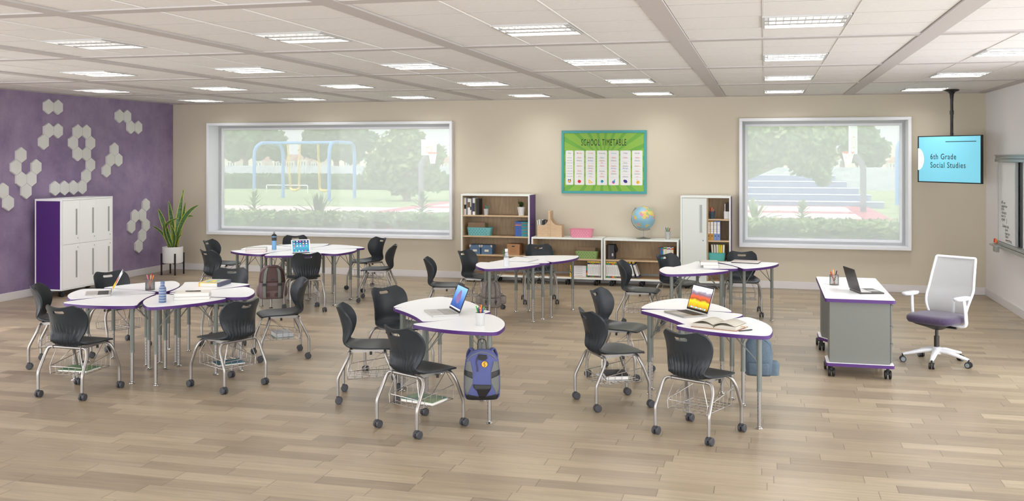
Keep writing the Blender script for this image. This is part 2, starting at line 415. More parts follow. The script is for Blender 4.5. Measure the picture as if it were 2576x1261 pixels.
# ------------------------------------------------------------------ student chair
def chair_shell():
    # centre profile of the sitting surface: (y, z), from the top of the back to the front of the seat
    prof = [(-.268,.800),(-.255,.765),(-.243,.73),(-.231,.69),(-.221,.65),(-.213,.61),(-.210,.57),(-.212,.53),(-.210,.50),(-.196,.472),(-.165,.455),(-.12,.449),(-.05,.448),(.02,.452),(.09,.460),(.15,.466),(.20,.465),(.235,.455),(.246,.446)]
    hw = [.150,.184,.196,.200,.200,.193,.180,.165,.156,.158,.172,.192,.210,.220,.222,.216,.198,.162,.120]
    kk = [.040,.066,.084,.096,.098,.088,.070,.052,.042,.036,.036,.032,.026,.020,.012,.004,-.002,-.004,-.004]
    lift = [.014,.010,.006,.002]+[0]*15
    C = [Vector((0, y, z)) for y, z in prof]
    NS = []      # resample by catmull-rom
    def cr(a, b, c, d, t): return .5*((2*b)+(-a+c)*t+(2*a-5*b+4*c-d)*t*t+(-a+3*b-3*c+d)*t**3)
    n = len(C); S = []
    for i in range(n-1):
        st = 5 if i < 9 else 3
        for k in range(st):
            t = k/st; g = lambda L: cr(L[max(i-1,0)], L[i], L[i+1], L[min(i+2,n-1)], t)
            S.append((g(C), g(hw), g(kk), g(lift)))
    S.append((C[-1], hw[-1], kk[-1], lift[-1]))
    NU = 72; R = len(S); front = []; back = []
    for r in range(R):
        c, w_, k_, l_ = S[r]; T = (S[min(r+1,R-1)][0]-S[max(r-1,0)][0]).normalized()
        nrm = Vector((0, -T.z, T.y)); nrm = nrm if nrm.y+nrm.z > 0 else -nrm
        for q in range(NU+1):
            u = -1+2*q/NU; a = abs(u)
            p = c+Vector((u*w_, 0, 0))+nrm*(k_*a**2.3)+Vector((0, 0, l_*(a**1.5)*(1-1.15*a**9)*1.15))
            front.append(p)
            z = c.z; rib = 0
            if c.y < -.175 and z < .69 and a < .95:
                f_ = min(1, max(0, (.675-.05*a-z)/.10))*min(1, (z-.452)/.02 if z > .452 else 0)
                ph = (u*5.5+.5) % 1.0; rib = .0150*f_*(1-abs(2*ph-1))**.7*(1 if a < .85 else max(0, (.95-a)/.10))
            th = .0165 if r < 44 else .013
            back.append(p-nrm*(th-rib*1.0))
    V = [tuple(p) for p in front+back]; O = len(front); W = NU+1; cell = {}
    for r in range(R-1):
        for q in range(NU):
            u = -1+2*(q+.5)/NU; cc = (S[r][0]+S[r+1][0])/2; x = u*S[r][1]
            dx = max(0, abs(x)-.044); zz = cc.z-.757+.0
            if dx*dx+zz*zz < .0122**2: continue
            cell[(r, q)] = 1
    Fc = []
    for (r, q) in cell:
        a, b, c, d = r*W+q, r*W+q+1, (r+1)*W+q+1, (r+1)*W+q
        Fc.append((a, d, c, b)); Fc.append((O+a, O+b, O+c, O+d))
        if (r-1, q) not in cell: Fc.append((a, b, O+b, O+a))
        if (r+1, q) not in cell: Fc.append((d, O+d, O+c, c))
        if (r, q-1) not in cell: Fc.append((a, O+a, O+d, d))
        if (r, q+1) not in cell: Fc.append((b, c, O+c, O+b))
    m = MB(); m.add(V, Fc)
    bm = bmesh.new(); me = m.mesh('shell', SHELL, True, 50); bm.from_mesh(me)
    bmesh.ops.delete(bm, geom=[v for v in bm.verts if not v.link_faces], context='VERTS'); bmesh.ops.recalc_face_normals(bm, faces=bm.faces)
    bm.to_mesh(me); bm.free(); me.polygons.foreach_set('use_smooth', [True]*len(me.polygons)); me.set_sharp_from_angle(angle=math.radians(50)); return me
def make_chair():
    t = thing('student_chair', 'chair', 'chair')
    o = bpy.data.objects.new('seat_shell', chair_shell()); COL.objects.link(o); o.parent = t
    rear = lambda s: bend([(0,-.150,.432),(s*.198,-.150,.432),(s*.222,-.172,.365),(s*.232,-.245,.215),(s*.23,-.245,.07)], (.045,.03,.028))
    fro = lambda s: bend([(0,.150,.436),(s*.192,.150,.436),(s*.222,.178,.36),(s*.232,.240,.205),(s*.23,.245,.07)], (.045,.03,.028))
    for s in (-1, 1):
        for fn, y in ((rear, -.245), (fro, .245)):
            l = MB().tube(fn(s), .0132, 12).build('leg', SILV, t)
            c = MB()
            c.mt(0).cyl((s*.23, y, .082), (s*.23, y, .058), .010, 10)
            off = .010
            c.box(s*.23-.006, s*.23+.006, y-.012, y+.022, .040, .060)
            for q in (-1, 1):
                c.tube([(s*.23+q*.006, y+off, .0305), (s*.23+q*.010, y+off, .0305), (s*.23+q*.024, y+off, .0305), (s*.23+q*.028, y+off, .0305)], [.024, .0305, .0305, .025], 18)
            c.build('castor', DGREY, t)
    for s in (-1, 1):
        m = MB(); m.add([(s*.150, -.17, .418), (s*.150, .19, .430), (s*.150, .19, .452), (s*.150, -.17, .446), (s*.144, -.17, .418), (s*.144, .19, .430), (s*.144, .19, .452), (s*.144, -.17, .446)], [(0,1,2,3),(7,6,5,4),(0,4,5,1),(1,5,6,2),(2,6,7,3),(3,7,4,0)])
        m.build('side_rail', SILV, t, smooth=False)
    k = MB()
    for s in (-1, 1): k.cyl((s*.165, .03, .43), (s*.165, .03, .405), .011, 8)
    k.build('bumper', BLACK, t)
    b = MB(); r = .0026; zb, zt = .195, .262
    x0, y0, y1 = .165, -.17, .20
    b.tube([(-x0,y0,zb),(x0,y0,zb),(x0,y1,zb+.015),(-x0,y1,zb+.015)], r*1.3, 6, closed=True)
    b.tube(bend([(-x0,y1,zt+.06),(-x0-.01,y0,zt),(x0+.01,y0,zt),(x0,y1,zt+.06)], .03), r*1.2, 6)
    for i in range(7):
        y = y0+(y1-y0)*i/6; z = zb+.015*i/6
        b.tube([(-x0-.006,y,zt+.06*i/6),(-x0,y,z),(x0,y,z),(x0+.006,y,zt+.06*i/6)], r, 5)
    for i in range(1, 5):
        x = -x0+2*x0*i/5; b.tube([(x,y0-.004,zt),(x,y0,zb),(x,y1,zb+.015)], r, 5)
    for s in (-1, 1):
        b.tube([(s*x0,y0,zb),(s*(x0+.01),y0,zt),(s*.12,-.145,.42)], r*1.3, 6); b.tube([(s*x0,y1,zb+.015),(s*x0,y1,zt+.06),(s*.13,.15,.43)], r*1.3, 6)
        b.tube([(s*.13,.15,.43),(s*(x0+.01),y0*.2,zt+.03)], r, 5)
    b.build('book_rack', WIRE, t)
    return t
CH0 = make_chair(); CHN = [0]
def chair(x, y, deg, label, group):
    if CHN[0] == 0: CH0.location = (x, y, 0); CH0.rotation_euler = (0, 0, math.radians(deg)); CH0['label'] = label; CH0['group'] = group
    else: dup(CH0, (x, y, 0), math.radians(deg), label, group)
    CHN[0] += 1
gA, gB, gC, gD, gE, gF = ('chairs around the front left desk cluster', 'chairs around the back left desk cluster', 'chairs at the three desks in the front middle', 'chairs at the three desks in the back middle', 'chairs at the three desks in the front right', 'chairs at the three desks in the back right')
for a in (
 (-5.94, 7.61, 358, 'dark grey chair seen from behind, nearest the camera on the far left', gA),
 (-4.79, 8.18, 68, 'dark grey chair turned away at the right front of the left cluster', gA),
 (-4.95, 9.52, 127, 'dark grey chair in side view with a silver box in its rack', gA),
 (-5.94, 10.12, 199, 'dark grey chair behind the yellow book on the left desk cluster, facing the camera', gA),
 (-6.98, 9.58, 241, 'dark grey chair between the white lockers and the open laptop', gA),
 (-6.96, 8.63, 296, 'dark grey chair in front of the purple locker side, leftmost in the room', gA),
 (-7.41, 12.46, 335, 'dark grey chair with its ribbed back to us, left end of the back left desks', gB),
 (-8.14, 13.72, 273, 'dark grey chair with glossy front, by the beige wall left of the back left desks', gB),
 (-7.37, 14.63, 205, 'dark grey chair behind the tablet, under the long window', gB),
 (-6.11, 12.41, 37, 'dark grey chair with its ribbed back to us, in front of the tablet', gB),
 (-6.09, 14.61, 147, 'dark grey chair under the right end of the long window, facing left', gB),
 (-5.50, 13.57, 105, 'dark grey chair seen from the side at the right end of the back left desks', gB),
 (-2.61, 7.31, 332, 'dark grey chair nearest the camera beside the purple-blue backpack', gC),
 (-3.37, 8.10, 288, 'dark grey chair in side view, left of the middle front desks, empty rack', gC),
 (-3.47, 9.10, 237, 'dark grey chair behind the left tip of the middle front desks, facing right', gC),
 (-3.97, 12.07, 284, 'dark grey chair in side view, left of the back middle desks', gD),
 (-3.81, 13.04, 256, 'dark grey chair in front of the tall open bookcase', gD),
 (-3.17, 14.02, 197, 'dark grey chair in front of the low bookcase with the green basket, facing us', gD),
 (-0.49, 7.67, 333, 'dark grey chair nearest the camera at the right front desks, empty wire rack', gE),
 (-1.27, 8.42, 303, 'dark grey chair with a black book in its rack, left of the right front desks', gE),
 (-1.37, 9.56, 258, 'dark grey chair directly behind the one holding the black book', gE),
 (-1.50, 12.22, 268, 'dark grey chair in side view in front of the leaning magazine files', gF),
 (-1.11, 13.12, 232, 'dark grey chair in front of the globe bookcase beside the white sliding cabinet', gF),
 (-0.29, 13.63, 184, 'dark grey chair behind the closed laptop, facing the camera', gF)):
    chair(*a)

# ------------------------------------------------------------------ wing-shaped desks
S_, L_, A_ = (-.385, 0), (.385, 0), (-.1164, .711)
def desk_outline():
    def side(p, q, bul, n=14):      # bulge > 0 : outwards (right of p->q for a ccw outline)
        p, q = Vector(p), Vector(q); d = (q-p); nr = Vector((d.y, -d.x)).normalized(); out = []
        for i in range(n+1):
            t = i/n; out.append(p+d*t+nr*bul*4*t*(1-t))
        return out
    g = .045; c = (Vector(S_)+Vector(L_)+Vector(A_))/3
    P = [tuple(Vector(p)+(Vector(p)-c).normalized()*.03) for p in (S_, L_, A_)]
    sides = [side(P[0], P[1], -.035), side(P[1], P[2], .105), side(P[2], P[0], .085)]
    out = []
    for i in range(3):
        s, nx = sides[i], sides[(i+1) % 3]
        core = [p for p in s if (p-s[0]).length > g+.01 and (p-s[-1]).length > g+.01]
        out += core
        a, b, cc = core[-1], s[-1], [p for p in nx if (p-nx[0]).length > g+.01][0]
        for k in range(1, 6):
            t = k/6; out.append(a*(1-t)**2+b*2*t*(1-t)+cc*t*t)
    return [tuple(p) for p in out]
OUT = desk_outline()
def inset(pts, d):
    n = len(pts); r = []
    for i in range(n):
        a, b = Vector(pts[i-1]), Vector(pts[(i+1) % n]); t = (b-a).normalized(); r.append(tuple(Vector(pts[i])+Vector((-t.y, t.x))*d))
    return r
def make_desk(mir):
    f = -1 if mir else 1
    o = [(f*x, y) for x, y in OUT]
    if mir: o = o[::-1]
    t = thing('student_desk', 'desk', 'desk')
    MB().prism(inset(o, .0035), .712, .7405).build('desktop', WHITE, t, angle=30)
    MB().ring(o, inset(o, .004), .710, .738).build('edge_band', PURP, t, angle=30)
    cx, cy = f*-.04, .25
    for px, py in (S_, L_, A_):
        px *= f; d = Vector((cx-px, cy-py)).normalized(); x, y = px+d.x*.085, py+d.y*.085
        l = MB().lathe([(.019,.295),(.0195,.30),(.0195,.712)], 16, (x, y)).lathe([(.021,.292),(.021,.312)], 16, (x, y)).build('leg', GREYL, t)
        e = MB(); e.mt(0).lathe([(.0155,.022),(.0155,.30)], 14, (x, y)); e.mt(1)
        for k in range(7):
            e.at().cyl((x-d.y*.0158, y+d.x*.0158, .085+k*.028), (x+d.y*.0158, y-d.x*.0158, .085+k*.028), .0036, 8)
        e.build('leg_extension', [SILV, BLACK], l)
        MB().lathe([(.028,0),(.030,.006),(.024,.013),(.010,.018),(.008,.026)], 16, (x, y)).build('foot', CHRO, l)
        b = MB(); z0 = .50
        for s in (-.55, .55):
            dx, dy = d.x*math.cos(s)-d.y*math.sin(s), d.x*math.sin(s)+d.y*math.cos(s)
            b.tube([(x+d.x*.018, y+d.y*.018, z0), (x+d.x*.03+dx*.02, y+d.y*.03+dy*.02, z0+.04), (x+dx*.21, y+dy*.21, .712)], .0042, 6)
        b.build('brace', GREYL, t)
    return t
D0 = {False: make_desk(False), True: make_desk(True)}; DN = {False: 0, True: 0}
def desk(S, L, A, label, group):
    cr = (L[0]-S[0])*(A[1]-S[1])-(L[1]-S[1])*(A[0]-S[0]); mir = cr < 0; f = -1 if mir else 1
    src = [Vector((f*p[0], p[1])) for p in (S_, L_, A_)]; dst = [Vector(p) for p in (S, L, A)]
    ms = sum(src, Vector((0, 0)))/3; md = sum(dst, Vector((0, 0)))/3
    sn = sum((a-ms).x*(b-md).y-(a-ms).y*(b-md).x for a, b in zip(src, dst)); cs = sum((a-ms).dot(b-md) for a, b in zip(src, dst))
    th = math.atan2(sn, cs); loc = md-Vector((ms.x*math.cos(th)-ms.y*math.sin(th), ms.x*math.sin(th)+ms.y*math.cos(th)))
    if DN[mir] == 0:
        o = D0[mir]; o.location = (loc.x, loc.y, 0); o.rotation_euler = (0, 0, th); o['label'] = label; o['group'] = group
    else: o = dup(D0[mir], (loc.x, loc.y, 0), th, label, group)
    DN[mir] += 1; return o
def pol(c, r, a): return (c[0]+r*math.cos(math.radians(a)), c[1]+r*math.sin(math.radians(a)))
labA = ['front left petal with a pointed left tip', 'front petal under the striped bottle and stacked books', 'right petal beside the side-view chair', 'back right petal under the yellow book', 'back petal behind the wire pencil cup', 'left petal under the open laptop']
labB = ['left petal under the grey and pink books', 'front petal under the tablet', 'right front petal above two crossed braces', 'right petal with the outermost right tip', 'back petal behind the tablet', 'back left petal behind the blue bottle']
for C_, off, labs, g, nm in (((-5.872, 8.767), 0, labA, 'petal desks of the front left cluster', 'desk of the front left cluster, '), ((-6.664, 13.354), -29, labB, 'petal desks of the back left cluster', 'desk of the back left cluster, ')):
    for k in range(6):
        a = off+60*k; desk(pol(C_, .80, -72+a), pol(C_, .105, -104+a), pol(C_, .955, -123+a), nm+labs[k], g)
gd = {'C': 'desks of the middle front trio', 'D': 'desks of the middle back trio', 'E': 'desks of the right front trio', 'F': 'desks of the right back trio'}
for k, S, L, A, lab in (
 ('C', (-2.77,7.66), (-2.36,8.31), (-2.06,7.46), 'white purple-edged desk holding the white pen cup, middle front trio'),
 ('C', (-2.75,7.78), (-3.25,8.41), (-2.37,8.46), 'white purple-edged desk under the laptop with a blue screen picture'),
 ('C', (-3.27,8.46), (-2.49,8.55), (-3.07,9.17), 'white empty desk rearmost of the middle front trio'),
 ('D', (-3.55,12.31), (-2.79,12.33), (-3.30,11.60), 'white purple-edged desk under the clear water bottle'),
 ('D', (-3.45,12.37), (-3.31,13.08), (-2.70,12.46), 'white purple-edged desk under the open white notebook'),
 ('D', (-3.20,13.14), (-2.70,12.58), (-2.51,13.43), 'white purple-edged empty desk, right one of the middle back trio'),
 ('E', (-.68,8.14), (-.17,8.68), (.01,7.83), 'white purple-edged desk under the thick open book'),
 ('E', (-.62,8.21), (-1.07,8.84), (-.21,8.82), 'white purple-edged desk under the laptop with a mountain picture'),
 ('E', (-1.07,8.94), (-.30,8.95), (-.79,9.66), 'white empty desk rearmost of the right front trio'),
 ('F', (-1.18,12.38), (-.42,12.19), (-1.10,11.63), 'white purple-edged empty desk, left one of the right back trio'),
 ('F', (-1.05,12.43), (-.95,13.12), (-.29,12.34), 'white purple-edged desk under two stacked white books'),
 ('F', (-.59,13.08), (-.27,12.40), (.16,13.19), 'white purple-edged desk under the closed laptop')):
    desk(S, L, A, lab, gd[k])

# ------------------------------------------------------------------ storage furniture
def castor_part(x, y, parent, h=.095, r=.034, m=BLACK, brake=True):
    c = MB()
    c.cyl((x, y, h), (x, y, h-.03), .014, 8); c.box(x-.014, x+.014, y-.02, y+.02, h-.05, h-.028)
    for q in (-1, 1): c.tube([(x+q*.008, y, r), (x+q*.012, y, r), (x+q*.028, y, r), (x+q*.032, y, r)], [r*.8, r, r, r*.8], 16)
    if brake: c.box(x-.012, x+.012, y-r-.022, y-r+.006, r+.012, r+.020)
    return c.build('castor', m, parent)

# six-door lockers on the left, fronts face +x
def lockers():
    X0, X1, Y0, Y1, zb, zt = -10.62, -10.15, 12.606, 13.796, .102, 1.47
    t = thing('locker_cabinet', 'white six-door locker cabinet with purple end panel on castors', 'locker', (X0, Y0, 0))
    D, W, = X1-X0, Y1-Y0
    b = MB(); b.box(0, D-.03, .014, W, zb, zb+.03); b.box(0, D-.03, .014, W, zt-.03, zt); b.box(0, D-.02, .012, .03, zb+.03, zt-.03); b.box(0, D-.02, W-.03, W, zb+.03, zt-.03); b.box(0, .015, .03, W-.03, zb+.03, zt-.03)
    b.box(D-.03, D, -.0015, .02, zb, zt+.001); b.box(D-.03, D, W-.02, W+.0015, zb, zt+.001); b.box(D-.03, D, .02, W-.02, zb, zb+.02); b.box(D-.03, D, .02, W-.02, zt-.025, zt); b.box(-.0015, .018, -.0015, .014, zb-.001, zt+.001); b.box(.018, D-.03, -.0015, .014, zt-.03, zt+.001); b.box(.018, D-.03, -.0015, .014, zb-.001, zb+.02)
    for k in (1, 2): b.box(.02, D-.04, .03+k*(W-.06)/3-.009, .03+k*(W-.06)/3+.009, zb+.03, zt-.03)
    b.build('body', WHITE, t, smooth=False, bev=.004)
    MB().box(.018, D-.032, .004, .0125, zb+.02, zt-.03).build('end_panel', CABP, t, smooth=False)['label'] = 'purple end panel'
    dw = (W-.048)/3; dh = (zt-zb-.05)/2
    for k in range(3):
        for j in range(2):
            y0 = .024+k*dw; z0 = zb+.022+j*(dh+.002)
            d = MB(); d.mt(0).box(D-.022, D-.002, y0+.0015, y0+dw-.0015, z0+.001, z0+dh-.001)
            dr = d.build('door', mat('door white', (248,249,250), .35), t, smooth=False, bev=.0015)
            za, zc_ = (z0+dh*.20, z0+dh*.80) if j else (z0+dh*.22, z0+dh*.84)
            hb = MB(); yy = y0+dw*.80
            hb.mt(0).box(D-.004, D+.0005, yy-.016, yy+.016, za, zc_); hb.mt(1).box(D-.003, D+.004, yy-.016, yy-.012, za, zc_); hb.mt(1).box(D-.003, D+.004, yy+.012, yy+.016, za, zc_)
            hb.build('handle', [mat('handle shade grey', (150,150,150), .5), mat('handle rim', (200,200,200), .35)], dr, smooth=False)
            zl = za-.05 if j else zc_+.05
            MB().cyl((D-.004, yy+.03, zl), (D+.003, yy+.03, zl), .008, 12).build('lock', CHRO, dr)
    for y in (.09, W-.09):
        for x in (.07, D-.08): castor_part(x, y, t, .104, .038)
    return t
lockers()

YS = 15.93      # front plane of the cases along the back wall
def open_case(name, label, x0, x1, zt, shelves, purple_side=None):
    W = x1-x0; D = YB-.03-YS; zb = .10
    t = thing(name, label, 'bookcase', (x0, YS, 0))
    b = MB(); b.box(0, W, 0, D, zb, zb+.028); b.box(0, W, 0, D, zt-.028, zt); b.box(0, .026, 0, D, zb+.028, zt-.028); b.box(W-.026, W, 0, D, zb+.028, zt-.028)
    b.build('body', CABW, t, smooth=False, bev=.002)
    i = MB(); i.box(.026, W-.026, D-.02, D-.005, zb+.028, zt-.028); i.build('back_panel', OAKB, t, smooth=False)
    l = MB(); l.box(.026, .030, .02, D-.02, zb+.028, zt-.028); l.box(W-.030, W-.026, .02, D-.02, zb+.028, zt-.028); l.box(.03, W-.03, .015, D-.02, zb+.028, zb+.033); l.build('lining', OAK, t, smooth=False)
    r = MB(); r.box(.10, .112, D-.028, D-.019, zb+.03, zt-.03); r.box(.03, W-.03, D-.03, D-.019, zb+.045, zb+.075); r.build('grey_strip', mat('strip grey', (150,156,160), .5), t, smooth=False)
    for z in shelves: MB().box(.030, W-.030, .012, D-.02, z-.022, z).build('shelf', OAK, t, smooth=False, bev=.002)
    if purple_side:
        p = MB(); p.mt(0).box(W, W+.008, .012, D, zb, zt-.012)
        p.mt(1).box(W+.007, W+.010, .06, .26, .845, .853); p.mt(1).box(W+.007, W+.010, .06, .26, .97, .978); p.build('end_panel', [CABP, BLACK], t, smooth=False)['label'] = 'purple end panel with two slots'
    for x in (.12, W/2, W-.12) if W > 1.1 else (.12, W-.12):
        for y in (.06, D-.08): castor_part(x, y, t, .101, .036, brake=False)
    return t
open_case('bookcase', 'tall open bookcase, white with a purple side, wood-lined, on castors', -4.965, -3.775, 1.475, (.462, .774, 1.121), True)
open_case('bookcase', 'low white wood-lined bookcase under the wooden caddy and pink basket', -3.745, -2.555, .775, (.430,))
open_case('bookcase', 'low white wood-lined bookcase under the globe', -2.540, -1.335, .770, (.430,))
def sliding_cabinet():
    x0, x1, zt = -1.305, -.522, 1.482; W = x1-x0; D = YB-.03-YS; zb = .10
    t = thing('storage_cabinet', 'tall white cabinet with one sliding door and open shelves, left of the square window', 'cabinet', (x0, YS, 0))
    b = MB(); b.box(0, W, 0, D, zb, zb+.03); b.box(0, W, 0, D, zt-.032, zt); b.box(0, .024, 0, D, zb+.03, zt-.032); b.box(W-.024, W, 0, D, zb+.03, zt-.032)
    b.build('body', CABW, t, smooth=False, bev=.004)
    MB().box(.024, W-.024, D-.02, D-.005, zb+.03, zt-.032).build('back_panel', OAKB, t, smooth=False)
    MB().box(.415, .433, .03, D-.02, zb+.03, zt-.032).build('divider', OAK, t, smooth=False)
    for z in (.45, .778, 1.116): MB().box(.433, W-.024, .015, D-.02, z-.022, z).build('shelf', OAK, t, smooth=False)
    MB().box(.433, W-.024, .015, D-.02, zb+.03, zb+.034).build('lining', OAK, t, smooth=False)
    d = MB().box(.026, .412, .004, .022, zb+.032, zt-.036).build('door', mat('door pale grey', (214,219,214), .38), t, smooth=False, bev=.002)
    h = MB(); h.mt(0).box(.302, .340, .000, .006, .90, 1.34); h.mt(1).box(.298, .303, -.003, .006, .895, 1.345); h.mt(1).box(.339, .344, -.003, .006, .895, 1.345); h.build('handle', [mat('handle recess grey', (168,172,170), .5), mat('handle rim light', (205,208,206), .35)], d, smooth=False)
    MB().cyl((.356, .005, .775), (.356, -.004, .775), .009, 12).build('lock', CHRO, d)
    p = MB(); p.box(W, W+.008, .012, D, zb, zt-.012); p.build('end_panel', CABP, t, smooth=False)['label'] = 'purple end panel'
    for x in (.1, W-.1):
        for y in (.06, D-.08): castor_part(x, y, t, .101, .036, brake=False)
sliding_cabinet()

# ------------------------------------------------------------------ books and things on the shelves
def solid(name, label, cat, loc, dims, m, group=None, rz=0, pages=True, tilt=0):
    """a closed book standing on its edge: x thickness, y depth, z height; spine towards -y"""
    w_, d_, h_ = dims
    t = thing(name, label, cat, loc, rz, group)
    if tilt: t.rotation_euler = (0, tilt, rz)
    c = MB(); mm = m if isinstance(m, list) else [m]
    c.mt(0); c.box(0, .003, 0, d_, 0, h_); c.box(w_-.003, w_, 0, d_, 0, h_); c.box(.003, w_-.003, 0, .004, 0, h_)
    if len(mm) > 1:
        for k, (za, zb_) in enumerate(mm[-1]): c.mt(1+k).box(-.0006, w_+.0006, -.0006, .006, za*h_, zb_*h_)
    c.build('cover', mm if len(mm) == 1 else mm[:-1], t, smooth=False)
    MB().box(.003, w_-.003, .004, d_-.004, .003, h_-.003).build('pages', PAGE, t, smooth=False)
    return t
def upright_row(x, z, y, items, cat='book', group=None, labfn=None):
    """items: (thickness, height, material(s))"""
    for k, (w_, h_, m) in enumerate(items):
        solid('book', labfn(k), cat, (x, y, z), (w_, .2, h_), m, group); x += w_+.0012
    return x
BK = {n: mat('book '+n, c, .55) for n, c in dict(white=(232,232,230), ivory=(222,216,200), black=(40,40,42), grey=(120,120,122), blue=(62,96,168), navy=(44,52,96), teal=(44,142,150), red=(196,64,62), green=(72,140,66), orange=(222,122,56), maroon=(132,62,72), purple=(98,64,132), yellow=(238,202,40), brown=(116,88,62), pink=(206,126,136), lime=(196,206,70), slate=(78,82,104), olive=(96,92,52), cream=(226,214,178)).items()}
B = BK
ordn = ['leftmost', 'second', 'third', 'fourth', 'fifth', 'sixth', 'seventh', 'eighth', 'ninth', 'tenth', 'eleventh']
g_ = 'mixed volumes on the top shelf of the tall bookcase'
it = [(.022,.27,B['black']),(.034,.285,[B['white'],B['black'],[(.35,.60)]]),(.028,.272,B['grey']),(.040,.275,[B['white'],B['brown'],[(.45,.78)]]),(.018,.272,[B['ivory'],B['black'],[(.3,.5)]]),(.024,.287,B['slate']),(.020,.285,[B['white'],B['black'],[(.2,.7)]]),(.020,.285,[B['white'],B['slate'],[(.2,.7)]]),(.020,.268,B['olive']),(.046,.27,B['black'])]
upright_row(onY(1163.5, 16.0), 1.121, 16.02, it, group=g_, labfn=lambda k: '%s volume in the black and white book row, tall bookcase top' % ordn[k])
# blue and teal sets
g_ = 'blue and teal book set on the middle shelf'
it = [(.021,.247,[B['blue'],B['orange'],[(.72,.76),(.80,.83)]])]*5+[(.0205,.247,[B['teal'],B['red'],[(.2,.23),(.42,.45),(.64,.67),(.86,.89)]])]*5+[(.022,.248,[B['white'],B['green'],[(0,.12),(.88,1)]])]
it = [(a, b, ([c[0]]+[c[1]]*len(c[2])+[c[2]])) for a, b, c in it]
def lb(k):
    if k < 5: return '%s of the five blue books with orange bands on the middle shelf' % ordn[k]
    if k < 10: return '%s of the five teal red-striped books on the middle shelf' % ordn[k-5]
    return 'white book with green ends beside the purple side of the tall bookcase'
upright_row(onY(1295.5, 15.99), .774, 16.0, it, group=g_, labfn=lb)

def cup(name, label, loc, r0=.033, r1=.041, h=.105, m=None, sq=False):
    t = thing(name, label, 'cup', loc); m = m or mat('cup white', (188,188,186), .45)
    c = MB()
    if sq:
        c.box(-r1, r1, -r1, r1, 0, .004); c.box(-r1, -r1+.004, -r1, r1, 0, h); c.box(r1-.004, r1, -r1, r1, 0, h); c.box(-r1, r1, -r1, -r1+.004, 0, h); c.box(-r1, r1, r1-.004, r1, 0, h)
    else: c.lathe([(r0, 0), (r1, h), (r1-.003, h), (r0-.003, .006), (0.0001, .006)], 20)
    c.build('cup_wall', m, t); return t
PEN = {n: mat('pen '+n, c, .4) for n, c in dict(green=(64,160,60), orange=(232,120,40), blue=(40,56,150), maroon=(110,40,44), red=(200,40,40), black=(30,30,34), teal=(40,150,140), pink=(226,120,150), violet=(110,80,160), wood=(214,170,110)).items()}
def pens(x, y, z, lst, where, R=.026, L=.15, z0=.008):
    for k, c in enumerate(lst):
        a = 2*math.pi*k/len(lst)+.5; b = MB(); ux, uy = math.cos(a), math.sin(a)
        p0 = Vector((x-ux*R*.25, y-uy*R*.25, z+z0)); p1 = Vector((x+ux*R*1.2, y+uy*R*1.2, z+L*(.92+.08*math.sin(k*2.3))))
        d = (p1-p0); b.tube([p0, p0+d*.1, p0+d*.72, p0+d*.74, p0+d*.97, p1], [.0015, .0045, .0045, .0058, .0058, .003], 8)
        dd = [i for i, q in enumerate(lst) if q == c]; n_ = dd.index(k)
        if len(dd) > 1: xs_ = sorted(dd, key=lambda i: math.cos(2*math.pi*i/len(lst)+.5)); side_ = ['left ', 'right '][min(1, xs_.index(k))]
        else: side_ = ''
        tag(b.build('pen', PEN[c]), '%s%s pen standing in %s' % (side_, c, where), 'pen', 'pens in '+where)
x, y = onY(1223, 16.05), 16.05
cup('pencil_cup', 'small white cup with scissors on the top shelf of the tall bookcase', (x, y, 1.121), .034, .043, .105)
s = MB(); s.torus((0,0,0), .022, .004, 14, 6); s.M = Matrix.Identity(4)
def scissors(x, y, z):
    t = thing('scissors', 'teal-handled scissors standing in the small white cup', 'scissors', (x, y, z))
    for q in (-1, 1):
        m = MB(); m.at((q*.019, 0, .135), rx=math.pi/2).torus((0,0,0), .017, .0042, 16, 6); m.at().tube([(q*.012,0,.118),(0,0,.08),(-q*.004,0,.012)], [.004,.005,.001], 6); m.build('blade_and_handle', PEN['teal'], t)
scissors(x+.012, y, 1.123)
m_ = MB(); m_.tube([(x-.03, y, 1.13), (x-.045, y, 1.285)], .006, 8); tag(m_.build('pen', PEN['red']), 'red marker standing in the small white cup with scissors', 'pen')

def leafy(name, label, x, y, z):
    t = thing(name, label, 'plant', (x, y, z))
    MB().lathe([(.047,0),(.060,.10),(.066,.10),(.068,.145),(.063,.145),(.058,.105),(.05,.10),(.0001,.10)], 24).build('pot', mat('pot white', (214,212,212), .5), t)
    MB().lathe([(.057,.12),(.0001,.125)], 16).build('soil', mat('soil', (52,40,30), .9), t)
    l = MB(); r = random.Random(3); st = MB()
    for k in range(16):
        a = r.random()*6.28; L = .05+.10*r.random(); tip = Vector((math.cos(a)*.075*r.random()-(.02 if k == 0 else 0), math.sin(a)*.05, .125+L)); st.tube([(0,0,.12), tip], .0015, 4)
        for j in range(9):
            p = Vector((0,0,.12)).lerp(tip, .25+.75*j/8); b = r.random()*6.28; d = Vector((math.cos(b), math.sin(b), .5))*.030; w_ = Vector((-math.sin(b), math.cos(b), .2))*.013
            l.add([p, p+d*.5+w_, p+d, p+d*.5-w_], [(0,1,2,3)])
    st.build('stem', mat('stem green', (80,90,40), .6), t); l.build('leaves', mat('small leaf', (70,104,44), .5), t, smooth=False)
leafy('potted_plant', 'small bushy plant in a white pot on the top shelf of the tall bookcase', onY(1311.5, 16.05), 16.05, 1.121)

